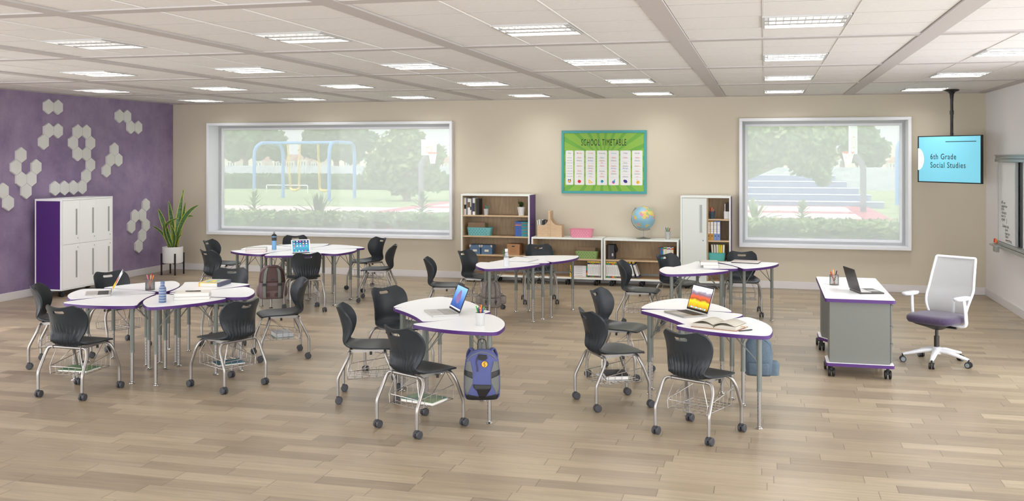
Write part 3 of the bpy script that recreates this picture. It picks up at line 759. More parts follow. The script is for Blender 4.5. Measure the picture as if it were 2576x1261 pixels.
def basket(label, x0, x1, y, z, h, m, holes=True, dm=None, inner=None, name='basket'):
    W = (x1-x0)/2; t = thing(name, label, 'basket', ((x0+x1)/2, y, z)); D = .105
    prof = [(0, 0,0, W*.88, D*.85, 4.5), (.008, 0,0, W*.91, D*.88, 4.5), (h, 0,0, W, D, 4.5), (h+.004, 0,0, W+.005, D+.005, 4.5), (h+.004, 0,0, W-.004, D-.004, 4.5), (.012, 0,0, W*.86, D*.83, 4.5)]
    MB().loft(prof, 40).build('basket_body', m, t)
    if holes:
        b = MB(); 
        for j in range(4):
            n = 7 if j % 2 == 0 else 6; zz = h*(.18+.21*j); f = .88+.12*zz/h
            for i in range(n):
                xx = (-.78+1.56*(i+(.5 if j % 2 else 0))/6.5)*W*f
                if abs(xx) > W*.86: continue
                b.cyl((xx, -D*f+.008, zz), (xx, -D*f-.0015, zz), .0052, 8)
        b.build('hole_pattern', dm or mat('hole dark', (40,52,54), .8), t)
    return t
TEAL = mat('teal plastic', (112,180,184), .45); PINK = mat('pink plastic', (222,140,162), .45); GRN = mat('green plastic', (142,172,108), .5)
basket('perforated light teal basket with brown files, on the middle shelf of the tall bookcase', onY(1176, 16.05), onY(1238, 16.05), 16.08, .774, .135, TEAL)
def files(label, x, y, z, w_, h_, n=4):
    t = thing('file_folders', label, 'folders', (x, y, z))
    for k in range(n):
        m = MB().box(-w_/2+k*.006, w_/2+k*.006, -.06+k*.028, -.06+k*.028+.02, .014, h_-.006*k)
        m.build('folder', mat('folder brown', (134,110,86), .7) if k < n-1 else mat('folder green', (84,120,60), .7), t, smooth=False)
files('stack of brown folders standing in the light teal basket', onY(1200, 16.05), 16.08, .776, .30, .215)
def gift_box(label, x0, x1, z, h, y=16.0):
    W = x1-x0; t = thing('storage_box', label, 'box', (x0, y, z)); m = mat('box blue', (84,112,142), .6)
    MB().box(.004, W-.004, .004, .20, 0, h*.68).build('box_body', m, t, smooth=False)
    MB().box(0, W, 0, .205, h*.66, h).build('lid', m, t, smooth=False, bev=.002)
    c = MB()
    for q in (0, 1):
        a = 0 if q == 0 else W; s_ = 1 if q == 0 else -1
        c.add([(a, -.0015, h), (a+s_*.03, -.0015, h), (a+s_*.024, -.0015, h*.84), (a, -.0015, h*.72)], [(0,1,2,3)])
        c.add([(a, 0, h+.001), (a+s_*.03, 0, h+.001), (a, .03, h+.001)], [(0,1,2)])
    c.build('metal_corner', mat('corner metal', (206,190,180), .3, metal=.6), t, smooth=False)
    MB().box(W*.32, W*.68, -.002, .005, h*.28, h*.5).build('label_plate', mat('plate cream', (226,218,200), .6), t, smooth=False)
zz = .462
gift_box('blue lidded box with metal corners, left of the pair on the lower shelf', onY(1181, 16), onY(1208.5, 16), zz, .155)
gift_box('blue lidded box with metal corners, right of the pair on the lower shelf', onY(1210, 16), onY(1238, 16), zz, .155)
x0, x1 = onY(1275.5, 16), onY(1307, 16); t = thing('carton', 'brown cardboard box with a hand hole on the lower shelf of the tall bookcase', 'box', (x0, 16.0, zz)); CB = mat('cardboard', (176,132,94), .8)
MB().box(.003, x1-x0-.003, .003, .22, 0, .14).build('box_body', CB, t, smooth=False); MB().box(0, x1-x0, 0, .225, .138, .182).build('lid', CB, t, smooth=False, bev=.002)
MB().loft([(0,0,0,.028,.007,3)], 16) if False else None
hb = MB(); hb.at((.5*(x1-x0), -.001, .145), rx=math.pi/2).loft([(0,0,0,.026,.009,3),(.004,0,0,.026,.009,3)], 16); hb.build('hand_hole', BLACK, t)
pr_ = MB()
for k in range(6): pr_.box(.05, .16 if k else .10, .0015, .0032, .105-.014*k, .107-.014*k)
pr_.build('printed_lines', mat('print brown', (146,104,72), .8), t, smooth=False)

# low bookcase 1: contents
g_ = 'small books behind the chair on the low bookcase shelf'
it = [(.030,.10,B['ivory']),(.03,.09,B['grey']),(.022,.11,B['ivory']),(.012,.12,B['black']),(.030,.155,B['white']),(.012,.16,B['ivory']),(.034,.165,[B['white'],B['black'],[(.2,.8)]]),(.014,.18,B['slate']),(.022,.17,B['grey']),(.04,.15,B['black']),(.022,.10,B['ivory']),(.026,.11,B['teal'])]
upright_row(onY(1341, 16.0), .430, 16.02, it, group=g_, labfn=lambda k: '%s book of the grey and white row on the low bookcase shelf' % (ordn+['last'])[k])
basket('perforated olive green basket with brown files on the low bookcase shelf', onY(1447, 16.05), onY(1506, 16.05), 16.09, .430, .125, GRN)
files('stack of brown folders standing in the olive green basket', onY(1474, 16.05), 16.09, .432, .31, .185)
def mag(k, x, y, z, h, c, lab, grp, lay=False, tilt=0):
    w_ = .034
    t = thing('magazine_file', lab, 'magazine file', (x, y, z), 0, grp)
    if lay: t.rotation_euler = (0, math.pi/2, 0)
    if tilt: t.rotation_euler = (0, tilt, 0)
    b = MB(); b.mt(0).box(0, w_, 0, .22, 0, h); b.mt(1).box(-.0005, w_+.0005, -.001, .225, 0, h*.10); b.mt(1).box(-.0005, w_+.0005, -.001, .225, h*.80, h*.90); b.mt(2).box(-.0005, w_+.0005, -.001, .225, h*.90, h*.985); b.mt(3).box(.012, .022, -.0016, .003, h*.92, h*.96)
    b.mt(4)
    for j in range(5): b.box(.014, .020, -.0012, .002, h*(.22+.09*j), h*(.28+.09*j))
    b.build('file_body', [B['white'], B[c], B['yellow'], B['black'], mat('spine print grey', (150,150,152), .7)], t, smooth=False)
cs = ['navy','brown','green','maroon','slate','grey']
x = onY(1478.5, 16)
for k, c in enumerate(cs): mag(k, x, 15.98, .134, .262, c, '%s white magazine file in the first low bookcase, yellow top, %s bands' % (ordn[k], c), 'magazine files in the first low bookcase'); x += .0365
for k, c in enumerate(['green','teal','maroon','orange','green']):
    t = thing('magazine_file', '%s lying white magazine file from the top of the stack, %s end' % (ordn[k] if k else 'uppermost', c), 'magazine file', (onY(1443.5, 16), 15.99, .134+.036*(4-k)), 0, 'lying magazine files')
    b = MB(); b.mt(0).box(0, .24, 0, .2, 0, .034); b.mt(1).box(.205, .2405, -.001, .201, -.0003, .0343); b.mt(2)
    for j in range(6): b.box(.03+.02*j, .042+.02*j, -.001, .002, .012, .022)
    b.build('file_body', [B['white'], B[c], mat('spine print grey', (150,150,152), .7)], t, smooth=False)
t = thing('magazine_file', 'yellow magazine file standing left of the lying stack', 'magazine file', (onY(1434, 16), 15.99, .134)); b = MB(); b.mt(0).box(0, .022, 0, .2, 0, .18); b.mt(1)
for j in range(4): b.box(.006, .016, -.001, .002, .025+.04*j, .035+.04*j)
b.build('file_body', [B['yellow'], B['black']], t, smooth=False)

# on top of low bookcase 1
def caddy():
    x0, x1 = onY(1353.5, 16.05), onY(1415, 16.05); z = .775; W = x1-x0; Y0, Y1 = 15.985, 16.20
    t = thing('book_caddy', 'light wooden book caddy with a tall centre handle on the low bookcase', 'caddy', (x0, 0, z)); m = mat('caddy wood', (206,180,148), .5, c2=(192,162,128), nscale=4, stretch=(3,3,16))
    xc = W*.50; h = .195
    side = [(0,0),(W,0),(W,h)]
    side += [(xc+.03+.09*(1-math.sin(a)), h+.11*(1-math.cos(a))) for a in [math.pi/2*k/8 for k in range(8)]][0:0]
    cur = [(W-.02, h), (W-.09, h+.004), (W-.125, h+.02), (W-.15, h+.05), (xc+.025, h+.10), (xc+.015, h+.17), (xc-.015, h+.17), (xc-.03, h+.07), (xc-.05, h+.03), (xc-.09, h+.004), (0, h)]
    MB().prismY(side+cur, Y0, Y0+.012).build('side_panel', m, t, angle=40); MB().prismY(side+cur, Y1-.012, Y1).build('side_panel', m, t, angle=40)
    e = MB(); e.box(0, .012, Y0+.012, Y1-.012, 0, h); e.build('end_board', m, t, smooth=False); e = MB(); e.box(W-.012, W, Y0+.012, Y1-.012, 0, h); e.build('end_board', m, t, smooth=False)
    MB().box(.012, W-.012, Y0+.012, Y1-.012, 0, .01).build('bottom_board', m, t, smooth=False)
    MB().box(xc-.022, xc+.018, Y0-.01, Y1+.01, 0, h+.235).build('handle_post', m, t, smooth=False, bev=.004)
    return x0, z
cx0, cz0 = caddy()
for k, (dx, h_, tl, m, nm) in enumerate(((.012,.26,-.16,B['ivory'],'cream book leaning at the left in the wooden caddy'),(.035,.27,-.12,B['white'],'white book second in the wooden caddy'),(.075,.275,-.05,[B['white'],B['black'],[(.3,.95)]],'white book with bold black lettering in the wooden caddy'),(.108,.265,-.10,B['black'],'black book in the wooden caddy'),(.135,.26,-.10,B['grey'],'grey book in the wooden caddy'),(.165,.27,.10,B['teal'],'blue-green book nearest the caddy handle'))):
    solid('book', nm, 'book', (cx0+dx+.01, 16.03+.002*k, cz0+.013), (.018,.15,h_), m, 'books in the wooden caddy', tilt=tl)
basket('perforated pink basket on top of the low bookcase', onY(1434, 16.08), onY(1492, 16.08), 16.10, .775, .135, PINK, dm=mat('hole pale', (240,214,222), .8))

# low bookcase 2 contents
x0 = onY(1527.5, 16.0); t = thing('box_file', 'dark grey upright box file with an open flap on the second low bookcase', 'box file', (x0, 16.0, .430)); bm_ = mat('file charcoal', (62,62,70), .6)
MB().box(0, .115, 0, .22, 0, .235).build('file_body', bm_, t, smooth=False, bev=.003)
fl = MB(); fl.add([(.03,0,.236),(.115,0,.236),(.03,.2,.236),(.115,.2,.236),(.15,0,.15),(.15,.2,.15),(.14,0,.11),(.14,.2,.11)], [(0,1,3,2),(1,4,5,3),(4,6,7,5)]); fo = fl.build('flap', mat('file black', (44,46,48), .6), t); md = fo.modifiers.new('s', 'SOLIDIFY'); md.thickness = .003
s_ = MB(); s_.box(.03, .04, -.001, .003, 0, .234); s_.build('stripe', B['brown'], t, smooth=False); MB().box(.075, .10, -.002, .004, .055, .10).build('label_plate', mat('plate grey', (200,200,200), .6), t, smooth=False)
cs = ['green','teal','maroon','orange','green','slate','brown','green']
x = onY(1523.5, 16)
for k, c in enumerate(cs): mag(k, x, 15.98, .134, .262, c, '%s upright white magazine file in the second low bookcase, %s bands' % (ordn[k], c), 'upright magazine files in the second low bookcase'); x += .0365
mag(0, x+.002, 15.98, .134, .262, 'maroon', 'white magazine file with maroon foot just right of the upright row', 'leaning magazine files')
for k, (dx, c, tl) in enumerate(((.085,'navy',-.18),(.150,'slate',-.25),(.225,'navy',-.33))):
    mag(0, x+dx-.0, 15.98, .146, .262, c, ['white magazine file with navy bands, first of the leaning three', 'white magazine file with grey bands, middle of the leaning three', 'white magazine file with navy bands, rightmost and most tilted'][k], 'leaning magazine files', tilt=tl)
g_ = 'picture books on the second low bookcase'
it = [(.020,.20,B['brown']),(.026,.205,B['blue']),(.024,.205,[B['teal'],B['red'],[(.8,.9)]]),(.027,.215,[B['white'],B['green'],[(.86,.97)]]),(.026,.22,[B['cream'],B['green'],[(.86,.97)]]),(.024,.215,[B['white'],B['red'],[(.84,.92)]]),(.026,.218,[B['white'],B['blue'],[(.84,.93)]]),(.024,.21,[B['ivory'],B['orange'],[(.84,.93)]]),(.027,.216,[B['cream'],B['red'],[(.84,.95)]])]
upright_row(onY(1657, 16.0), .430, 16.02, it, group=g_, labfn=lambda k: '%s of the coloured picture books on the second low bookcase' % ordn[k])

# globe
def globe_material():
    m = bpy.data.materials.new('globe map'); m.use_nodes = True; nt = m.node_tree; N = nt.nodes; L = nt.links; b = N['Principled BSDF']; b.inputs['Roughness'].default_value = .4
    tc = N.new('ShaderNodeTexCoord'); n = N.new('ShaderNodeTexNoise'); n.inputs['Scale'].default_value = 7.5; n.inputs['Detail'].default_value = 4; L.new(tc.outputs['Object'], n.inputs[0])
    gt = N.new('ShaderNodeMath'); gt.operation = 'GREATER_THAN'; gt.inputs[1].default_value = .51; L.new(n.outputs[0], gt.inputs[0])
    v = N.new('ShaderNodeTexVoronoi'); v.inputs['Scale'].default_value = 26; L.new(tc.outputs['Object'], v.inputs[0])
    sp = N.new('ShaderNodeSeparateColor'); L.new(v.outputs['Color'], sp.inputs[0])
    r = N.new('ShaderNodeValToRGB'); e = r.color_ramp; e.interpolation = 'CONSTANT'; e.elements[0].color = (*lin((206,196,110)), 1); e.elements[1].position = .45; e.elements[1].color = (*lin((206,150,170)), 1)
    for p, c in ((.65, (150,186,110)), (.8, (222,180,110))): q = e.elements.new(p); q.color = (*lin(c), 1)
    L.new(sp.outputs[0], r.inputs[0])
    mx = N.new('ShaderNodeMix'); mx.data_type = 'RGBA'; mx.inputs[6].default_value = (*lin((138,186,206)), 1); L.new(r.outputs[0], mx.inputs[7]); L.new(gt.outputs[0], mx.inputs[0]); L.new(mx.outputs[2], b.inputs['Base Color'])
    return m
x, y, z = onY(1619, 16.1), 16.1, .770
t = thing('globe', 'desk globe on a round chrome stand on the second low bookcase', 'globe', (x, y, z)); STL = mat('globe steel', (150,150,150), .3, metal=.8)
MB().lathe([(.115,0),(.118,.008),(.06,.016),(.012,.03),(.007,.04),(.007,.135),(.0001,.135)], 28).build('stand', STL, t)
R_ = .198; zc_ = .135+.006+R_
o = MB().sphere((0,0,0), R_-.008, 40, 24).build('sphere', globe_material(), t); o.location = (0, 0, zc_); o.rotation_euler = (.2, -.45, 0)
ang = [math.radians(a) for a in range(-62, -233, -8)]
MB().tube([((R_+.006)*math.cos(a)+.0, 0, zc_+(R_+.006)*math.sin(a)) for a in ang], .006, 8).build('meridian_arc', mat('arc steel', (190,180,172), .25, metal=.9), t)
kb = MB(); kb.sphere(((R_+.008)*math.cos(ang[0]), 0, zc_+(R_+.008)*math.sin(ang[0])), .011, 12, 8); kb.sphere(((R_+.008)*math.cos(ang[-1]), 0, zc_+(R_+.008)*math.sin(ang[-1])), .011, 12, 8); kb.build('axis_knob', STL, t)
x = onY(1680, 16.08); cup('pencil_cup', 'light grey cup of markers right of the globe', (x, 16.08, .770), .036, .047, .125, mat('cup grey', (178,178,176), .5)); pens(x, 16.08, .770, ['maroon','green','orange','blue','green','maroon'], 'the cup right of the globe', .03, .20)

# sliding cabinet contents (right part)
x = onY(1791.5, 16.05); t = cup('pencil_cup', 'ribbed dark slate cup of pencils on the top shelf of the white cabinet', (x, 16.05, 1.116), .032, .05, .115, mat('cup slate', (62,78,94), .5))
rb = MB()
for k in range(4): rb.torus((0,0,.025+.024*k), .0375+.0035*k, .0035, 20, 6)
rb.build('rib', MATS['cup slate'], t); pens(x, 16.05, 1.116, ['red','orange','violet','red','wood','pink'], 'the ribbed slate cup', .026, .19)
x = onY(1828.5, 16.05); cup('pencil_holder', 'square white holder with black folders on the top shelf of the white cabinet', (x, 16.05, 1.116), .04, .046, .12, mat('holder white', (216,216,216), .5), sq=True)
for k, (dx, h_, c) in enumerate(((-.034,.24,'white'),(-.018,.255,'black'),(.002,.27,'black'),(.020,.265,'black'))):
    m = MB().box(x+dx, x+dx+.012, 16.015, 16.085, 1.122, 1.116+h_); tag(m.build('folder', B[c], smooth=False, bev=.002), ['white strip folder at the left in the square holder', 'first black folder in the square white holder', 'second black folder in the square white holder, tallest', 'rightmost black folder in the square white holder'][k], 'folder', 'folders in the square holder')
for k in range(4):
    px0 = 1778.5+8.4*k; x0 = onY(px0, 16.0); c = ('mustard', (176,132,46)) if k < 2 else ('periwinkle', (112,134,186))
    t = thing('ring_binder', '%s %s ring binder on the middle shelf of the white cabinet' % ('left' if k % 2 == 0 else 'right', c[0]), 'binder', (x0, 15.99, .778), 0, 'ring binders in the white cabinet'); cm_ = mat('binder '+c[0], c[1], .5)
    MB().box(0, .051, 0, .24, 0, .305).build('cover', cm_, t, smooth=False, bev=.002)
    l = MB(); l.mt(0).box(.006, .045, -.0015, .002, .105, .29); l.mt(1)
    for zz2 in (.14, .17, .24): l.box(.006, .045, -.002, .001, zz2, zz2+.0025)
    l.build('spine_label', [PAGE, B['grey']], t, smooth=False); MB().cyl((.0255, -.002, .068), (.0255, .003, .068), .009, 12).build('finger_hole', BLACK, t)
x0 = onY(1779, 16.05); x1 = onY(1825, 16.05); basket('turquoise tub holding books on the third shelf of the white cabinet', x0, x1, 16.09, .45, .125, mat('turquoise plastic', (92,182,180), .4), holes=False, name='storage_tub')
for k, (dx, c, tl) in enumerate(((.08,'ivory',-.08),(.115,'ivory',-.05),(.15,'ivory',-.03),(.18,'lime',-.02),(.205,'yellow',.02),(.235,'white',.05))):
    solid('book', ['cream book leaning leftmost in the turquoise tub','second cream book in the turquoise tub','third cream book in the turquoise tub','lime green book in the turquoise tub','yellow book in the turquoise tub','white book rightmost in the turquoise tub'][k], 'book', (x0+dx, 16.03, .466), (.028,.12,.24), B[c], 'books in the turquoise tub', tilt=tl)

# ------------------------------------------------------------------ poster
def poster():
    x0, x1, z0, z1 = -3.317, -1.889, 1.488, 2.541; W, H = x1-x0, z1-z0
    t = thing('school_timetable_poster', 'green school timetable in a teal frame on the beige wall', 'poster', (x0, YB, z0))
    f = MB(); b = .042
    for a in ((0,W,0,b),(0,W,H-b,H),(0,b,b,H-b),(W-b,W,b,H-b)): f.box(a[0], a[1], -.03, -.001, a[2], a[3])
    f.build('frame', mat('frame teal', (66,152,152), .5), t, smooth=False, bev=.003)
    m = bpy.data.materials.new('green sunburst'); m.use_nodes = True; nt = m.node_tree; N = nt.nodes; L = nt.links; bs = N['Principled BSDF']; bs.inputs['Roughness'].default_value = .6
    tc = N.new('ShaderNodeTexCoord'); sp = N.new('ShaderNodeSeparateXYZ'); L.new(tc.outputs['Object'], sp.inputs[0])
    def mth(op, a, bb=None):
        n = N.new('ShaderNodeMath'); n.operation = op
        for i, v in enumerate((a, bb)):
            if v is None: continue
            if isinstance(v, (int, float)): n.inputs[i].default_value = v
            else: L.new(v, n.inputs[i])
        return n.outputs[0]
    at = mth('ARCTAN2', mth('SUBTRACT', sp.outputs[2], H*.52), mth('SUBTRACT', sp.outputs[0], W*.5)); sn = mth('GREATER_THAN', mth('SINE', mth('MULTIPLY', at, 22.0)), .45)
    mx = N.new('ShaderNodeMix'); mx.data_type = 'RGBA'; L.new(sn, mx.inputs[0]); mx.inputs[6].default_value = (*lin((132,178,66)), 1); mx.inputs[7].default_value = (*lin((104,164,62)), 1); L.new(mx.outputs[2], bs.inputs['Base Color'])
    MB().box(b, W-b, -.012, -.002, b, H-b).build('sheet', m, t, smooth=False)
    INK = {n: mat('ink '+n, c, .7) for n, c in dict(black=(30,30,30), red=(206,50,60), orange=(226,122,50), green=(40,124,72), cyan=(40,150,204), navy=(46,46,128), slate=(84,104,112), olive=(80,92,60), blue=(84,112,196), brown=(196,126,66), teal=(46,150,126), pink=(222,50,140), line=(150,150,150), yellow=(236,188,60), white=(226,226,224)).items()}
    names = list(INK); mats = [INK[n] for n in names]; ix = {n: i for i, n in enumerate(names)}
    u = lambda px: (px-160)/1410*W; v = lambda py: H-(py-122)/1050*H
    tm = MB(); text(tm, 'SCHOOL TIMETABLE', .155, (u(862), -.0135, v(372)), xs=.455, spacing=1.2); tm.build('title_lettering', INK['black'], t, smooth=False)
    cols = [('Time','black',228,355),('Monday','red',377,538),('Tuesday','orange',563,727),('Wednesday','green',753,920),('Thursday','cyan',946,1114),('Friday','navy',1138,1308),('Saturday','navy',1331,1502)]
    rows = [585, 633, 672, 722, 761, 808, 851, 899]
    tt = ['8.00-9.00','9.00-10.00','10.00-11.00','11.00-12.00','12.00-13.00','13.00-14.00','14.00-15.00','15.00-16.00']
    cl = {'Maths':'red','History':'slate','Science':'olive','Biology':'blue','Algebra':'brown','Music':'teal','Art':'pink'}
    S = [tt, ['Maths','History','','Algebra','','Maths','Science','Art'], ['Science','Biology','','Algebra','History','Maths','Music','Art'], ['Music','Algebra','Art','Maths','','Science','Art','Maths'], ['Maths','History','','Algebra','Biology','Maths','Science',''], ['Maths','','Music','Science','Biology','Music','','History'], ['Maths','History','','Algebra','','Maths','Science','Art']]
    for (nm, ic, a, b2), ent in zip(cols, S):
        xa, xb, za, zb_ = u(a), u(b2), v(1030), v(455); xm = (xa+xb)/2
        c = MB(); pts = roundpoly([(xa,za),(xb,za),(xb,zb_),(xa,zb_)], .018, 4); c.prismY(pts, -.0145, -.012); p = c.build('day_column', INK['white'], t, smooth=False)
        e = MB(); e.mt(ix[ic]); text(e, nm, .027 if len(nm) < 8 else .024, (xm, -.0152, v(508)), bold=.004, xs=1.0)
        for s_, r_ in zip(ent, rows):
            if nm != 'Time': e.mt(ix['line']).box(xa+.022, xb-.022, -.0150, -.0146, v(r_)-.0008, v(r_)+.0008)
            if s_: e.mt(ix['slate' if nm == 'Time' else cl[s_]]); text(e, s_, .021 if nm == 'Time' else .029, (xm-.002, -.0153, v(r_)+.003), shear=.2, xs=.95 if nm == 'Time' else 1.0)
        e.build('lettering', mats, p, smooth=False)
        g = MB(); zc = v(968); Y = -.0155
        def disc(cx, cz, r, n=18, sx=1): g.add([(cx+sx*r*math.cos(2*math.pi*k/n), Y, cz+r*math.sin(2*math.pi*k/n)) for k in range(n)], [tuple(range(n))])
        def poly(pts): g.add([(px_, Y, pz) for px_, pz in pts], [tuple(range(len(pts)))])
        if nm == 'Time': g.mt(ix['navy']); disc(xm-.015, zc+.02, .012); disc(xm+.015, zc+.02, .012); disc(xm, zc, .026); Y = -.0157; g.mt(ix['yellow']); disc(xm, zc, .020)
        if nm == 'Monday': g.mt(ix['red']); disc(xm, zc-.004, .027, sx=1.05); g.mt(ix['green']); poly([(xm-.022,zc+.032),(xm-.004,zc+.022),(xm+.006,zc+.014),(xm-.010,zc+.018)])
        if nm == 'Tuesday': g.mt(ix['yellow']); poly([(xm-.033,zc+.034),(xm-.030,zc-.034),(xm+.042,zc-.026)]); Y = -.0157; g.mt(ix['white']); poly([(xm-.021,zc+.008),(xm-.019,zc-.022),(xm+.012,zc-.018)])
        if nm == 'Wednesday': g.mt(ix['cyan']); disc(xm, zc, .024); Y = -.0157; g.mt(ix['green']); disc(xm+.006, zc+.010, .012); g.mt(ix['brown']); poly([(xm-.002,zc-.024),(xm+.002,zc-.024),(xm+.002,zc-.040),(xm-.002,zc-.040)]); poly([(xm+.024,zc+.024),(xm+.034,zc+.006),(xm+.030,zc-.018),(xm+.031,zc+.004)])
        if nm == 'Thursday': g.mt(ix['pink']); disc(xm-.003, zc-.012, .025); Y = -.0157; g.mt(ix['cyan']); disc(xm+.003, zc-.003, .019); poly([(xm+.004,zc+.01),(xm+.016,zc+.036),(xm+.027,zc+.036),(xm+.014,zc+.006)])
        if nm == 'Friday': g.mt(ix['navy']); poly([(xm-.038,zc+.010),(xm-.012,zc-.024),(xm+.024,zc-.024),(xm+.034,zc-.004),(xm+.018,zc+.026),(xm-.022,zc+.032)])
        if nm == 'Saturday': g.mt(ix['yellow']); disc(xm+.012, zc-.012, .028); g.mt(ix['navy']); Y = -.0157; disc(xm+.002, zc-.004, .005); disc(xm+.002, zc-.02, .005); disc(xm+.02, zc+.002, .005); poly([(xm-.01,zc+.030),(xm+.004,zc+.036),(xm+.001,zc+.024)])
        g.build('picture', mats, p, smooth=False)
poster()

# ------------------------------------------------------------------ wall panels on the purple wall
HEX = {'pair': ('the pair near the ceiling', [(13.01,2.88),(13.22,2.88)]), 'tri': ('the three-panel group below that pair', [(13.01,2.51),(13.22,2.51),(12.905,2.33)]),
 'nine': ('the long nine-shaped chain', [(13.68,2.51),(13.89,2.51),(13.575,2.33),(13.995,2.33),(13.68,2.15),(13.89,2.15),(13.995,1.97),(13.89,1.79),(13.785,1.61),(13.575,1.61),(13.365,1.61),(13.155,1.61)]),
 'z': ('the zigzag of four near the corner', [(14.74,2.80),(14.95,2.80),(15.055,2.62),(15.265,2.62)]), 'y': ('the Y-shaped group at the left', [(12.43,2.13),(12.325,1.95),(12.43,1.77),(12.64,1.77),(12.745,1.95),(12.535,1.59)]),
 'edge': ('the pair at the photo edge', [(12.07,1.61),(12.175,1.43)]), 'k': ('the four between chain and corner', [(14.605,2.23),(14.5,2.05),(14.71,2.05),(14.395,1.87)]),
 'low': ('the arch-shaped group beside the tall plant', [(15.49,1.24),(15.175,1.06),(15.385,1.06),(15.07,.88),(15.49,.88),(15.385,.70),(15.28,.52)])}
hr = .1185; hx = MB(); pts = [(hr*math.sin(math.pi/3*k), hr*math.cos(math.pi/3*k)) for k in range(6)]
v_ = [(0, a, b) for a, b in pts]+[(.030, a, b) for a, b in pts]+[(.034, a*.97, b*.97) for a, b in pts]
hx.add(v_, [tuple(range(6)), tuple(range(17, 11, -1))]+[(k, 6+k, 6+(k+1) % 6, (k+1) % 6) for k in range(6)]+[(6+k, 12+k, 12+(k+1) % 6, 6+(k+1) % 6) for k in range(6)])
hme = hx.mesh('hex', mat('felt pale grey', (212,212,208), .85, bump=.2, bscale=300), False)
for k_, (nm, L_s) in HEX.items():
    order = sorted(range(len(L_s)), key=lambda i: (-L_s[i][1], L_s[i][0]))
    for n, i in enumerate(order):
        a, b = L_s[i]; o = bpy.data.objects.new('hexagon_panel', hme); COL.objects.link(o); o.location = (XL, a, b)
        pos = ['first','second','third','fourth','fifth','sixth','seventh','eighth','ninth','tenth','eleventh','twelfth'][n]

        tag(o, 'pale hexagon panel, %s from the top of %s' % (pos, nm), 'wall panel', 'pale hexagon panels on the purple wall')

# ------------------------------------------------------------------ snake plant
def snake_plant():
    X0, Y0 = -10.245, 15.60
    s_ = thing('plant_stand', 'black four-legged plant stand in the back left corner', 'plant stand', (X0, Y0, 0))
    for a in (.78, 2.36, 3.93, 5.50):
        c, d = math.cos(a+.0), math.sin(a+.0); MB().box(c*.192-.011, c*.192+.011, d*.192-.011, d*.192+.011, 0, .385).build('leg', BLACK, s_, smooth=False, bev=.002)
    b = MB(); b.at(rz=.78).box(-.185,.185,-.01,.01,.192,.207); b.at(rz=2.36).box(-.185,.185,-.01,.01,.192,.207); b.build('crossbar', BLACK, s_, smooth=False)
    t = thing('potted_snake_plant', 'tall snake plant with yellow-edged leaves in a round white pot', 'plant', (X0, Y0, .207))
    MB().lathe([(.155,0),(.172,.006),(.178,.03),(.178,.285),(.170,.29),(.164,.285),(.164,.26),(.0001,.26)], 40).build('pot', mat('ceramic white', (236,236,236), .35), t)
    MB().lathe([(.163,.262),(.0001,.268)], 24).build('soil', mat('soil', (52,40,30), .9), t)
    g = mat('snake leaf green', (52,92,52), .35, c2=(96,134,84), nscale=16, stretch=(.6,.6,3.2)); ye = mat('snake leaf yellow', (206,206,84), .4)
    L = [((470,1000),(498,600),(560,130),46,.03),((465,990),(548,600),(577,270),36,.06),((450,990),(505,350),(520,75),22,.09),((430,1000),(385,600),(315,262),44,.02),((410,1000),(260,640),(148,382),40,.0),((345,1000),(275,800),(85,655),30,-.04),((395,1005),(318,760),(355,560),36,-.08),((435,1000),(500,820),(485,632),42,-.10),((400,990),(300,690),(572,527),26,-.05),((460,980),(600,545),(862,320),38,.02),((470,990),(570,590),(745,507),24,.04),((380,990),(300,840),(250,780),18,.05),((480,980),(520,850),(592,797),16,-.02),((400,990),(395,800),(370,560),30,.01)]
    for (a, b_, c, w_, dy) in L:
        K = 887.0; toP = lambda p, y: Vector(((p[0]-411)/K, y, (1010-p[1])/K+.262))
        P0, P1, P2 = toP(a, dy*.4), toP(b_, dy), toP(c, dy*1.8); m = MB(); n = 14; rows = []; ctrl = P1*2-(P0+P2)*.5
        for i in range(n+1):
            s2 = i/n; p = P0*(1-s2)**2+ctrl*2*s2*(1-s2)+P2*s2*s2; tg = (P1*2*(1-2*s2)+P2*2*s2-P0*2*(1-s2)) if False else ((ctrl-P0)*2*(1-s2)+(P2-ctrl)*2*s2)
            sd_ = Vector((tg.z, 0, -tg.x)).normalized(); sd_ = (sd_+Vector((0, .35*math.sin(w_), 0))).normalized()
            hw_ = (w_/K)*(.55+.45*math.sin(min(1, s2/.55)*math.pi/2))*(1 if s2 < .45 else max(.0, 1-((s2-.45)/.55)**2.0)**.8)+.0008
            for q in (-1, -.80, -.35, 0, .35, .80, 1): rows.append(p+sd_*q*hw_+Vector((0, .25*hw_*(q*q-.4), 0))*-1)
        Fs = [(i*7+j, i*7+j+1, (i+1)*7+j+1, (i+1)*7+j) for i in range(n) for j in range(6)]
        for f_ in Fs: pass
        m.v = [tuple(r_) for r_ in rows]; m.f = Fs; m.m = [1 if (f_[0] % 7) in (0, 5) else 0 for f_ in Fs]
        o = m.build('leaf', [g, ye], t, angle=80); md = o.modifiers.new('s', 'SOLIDIFY'); md.thickness = .004
snake_plant()

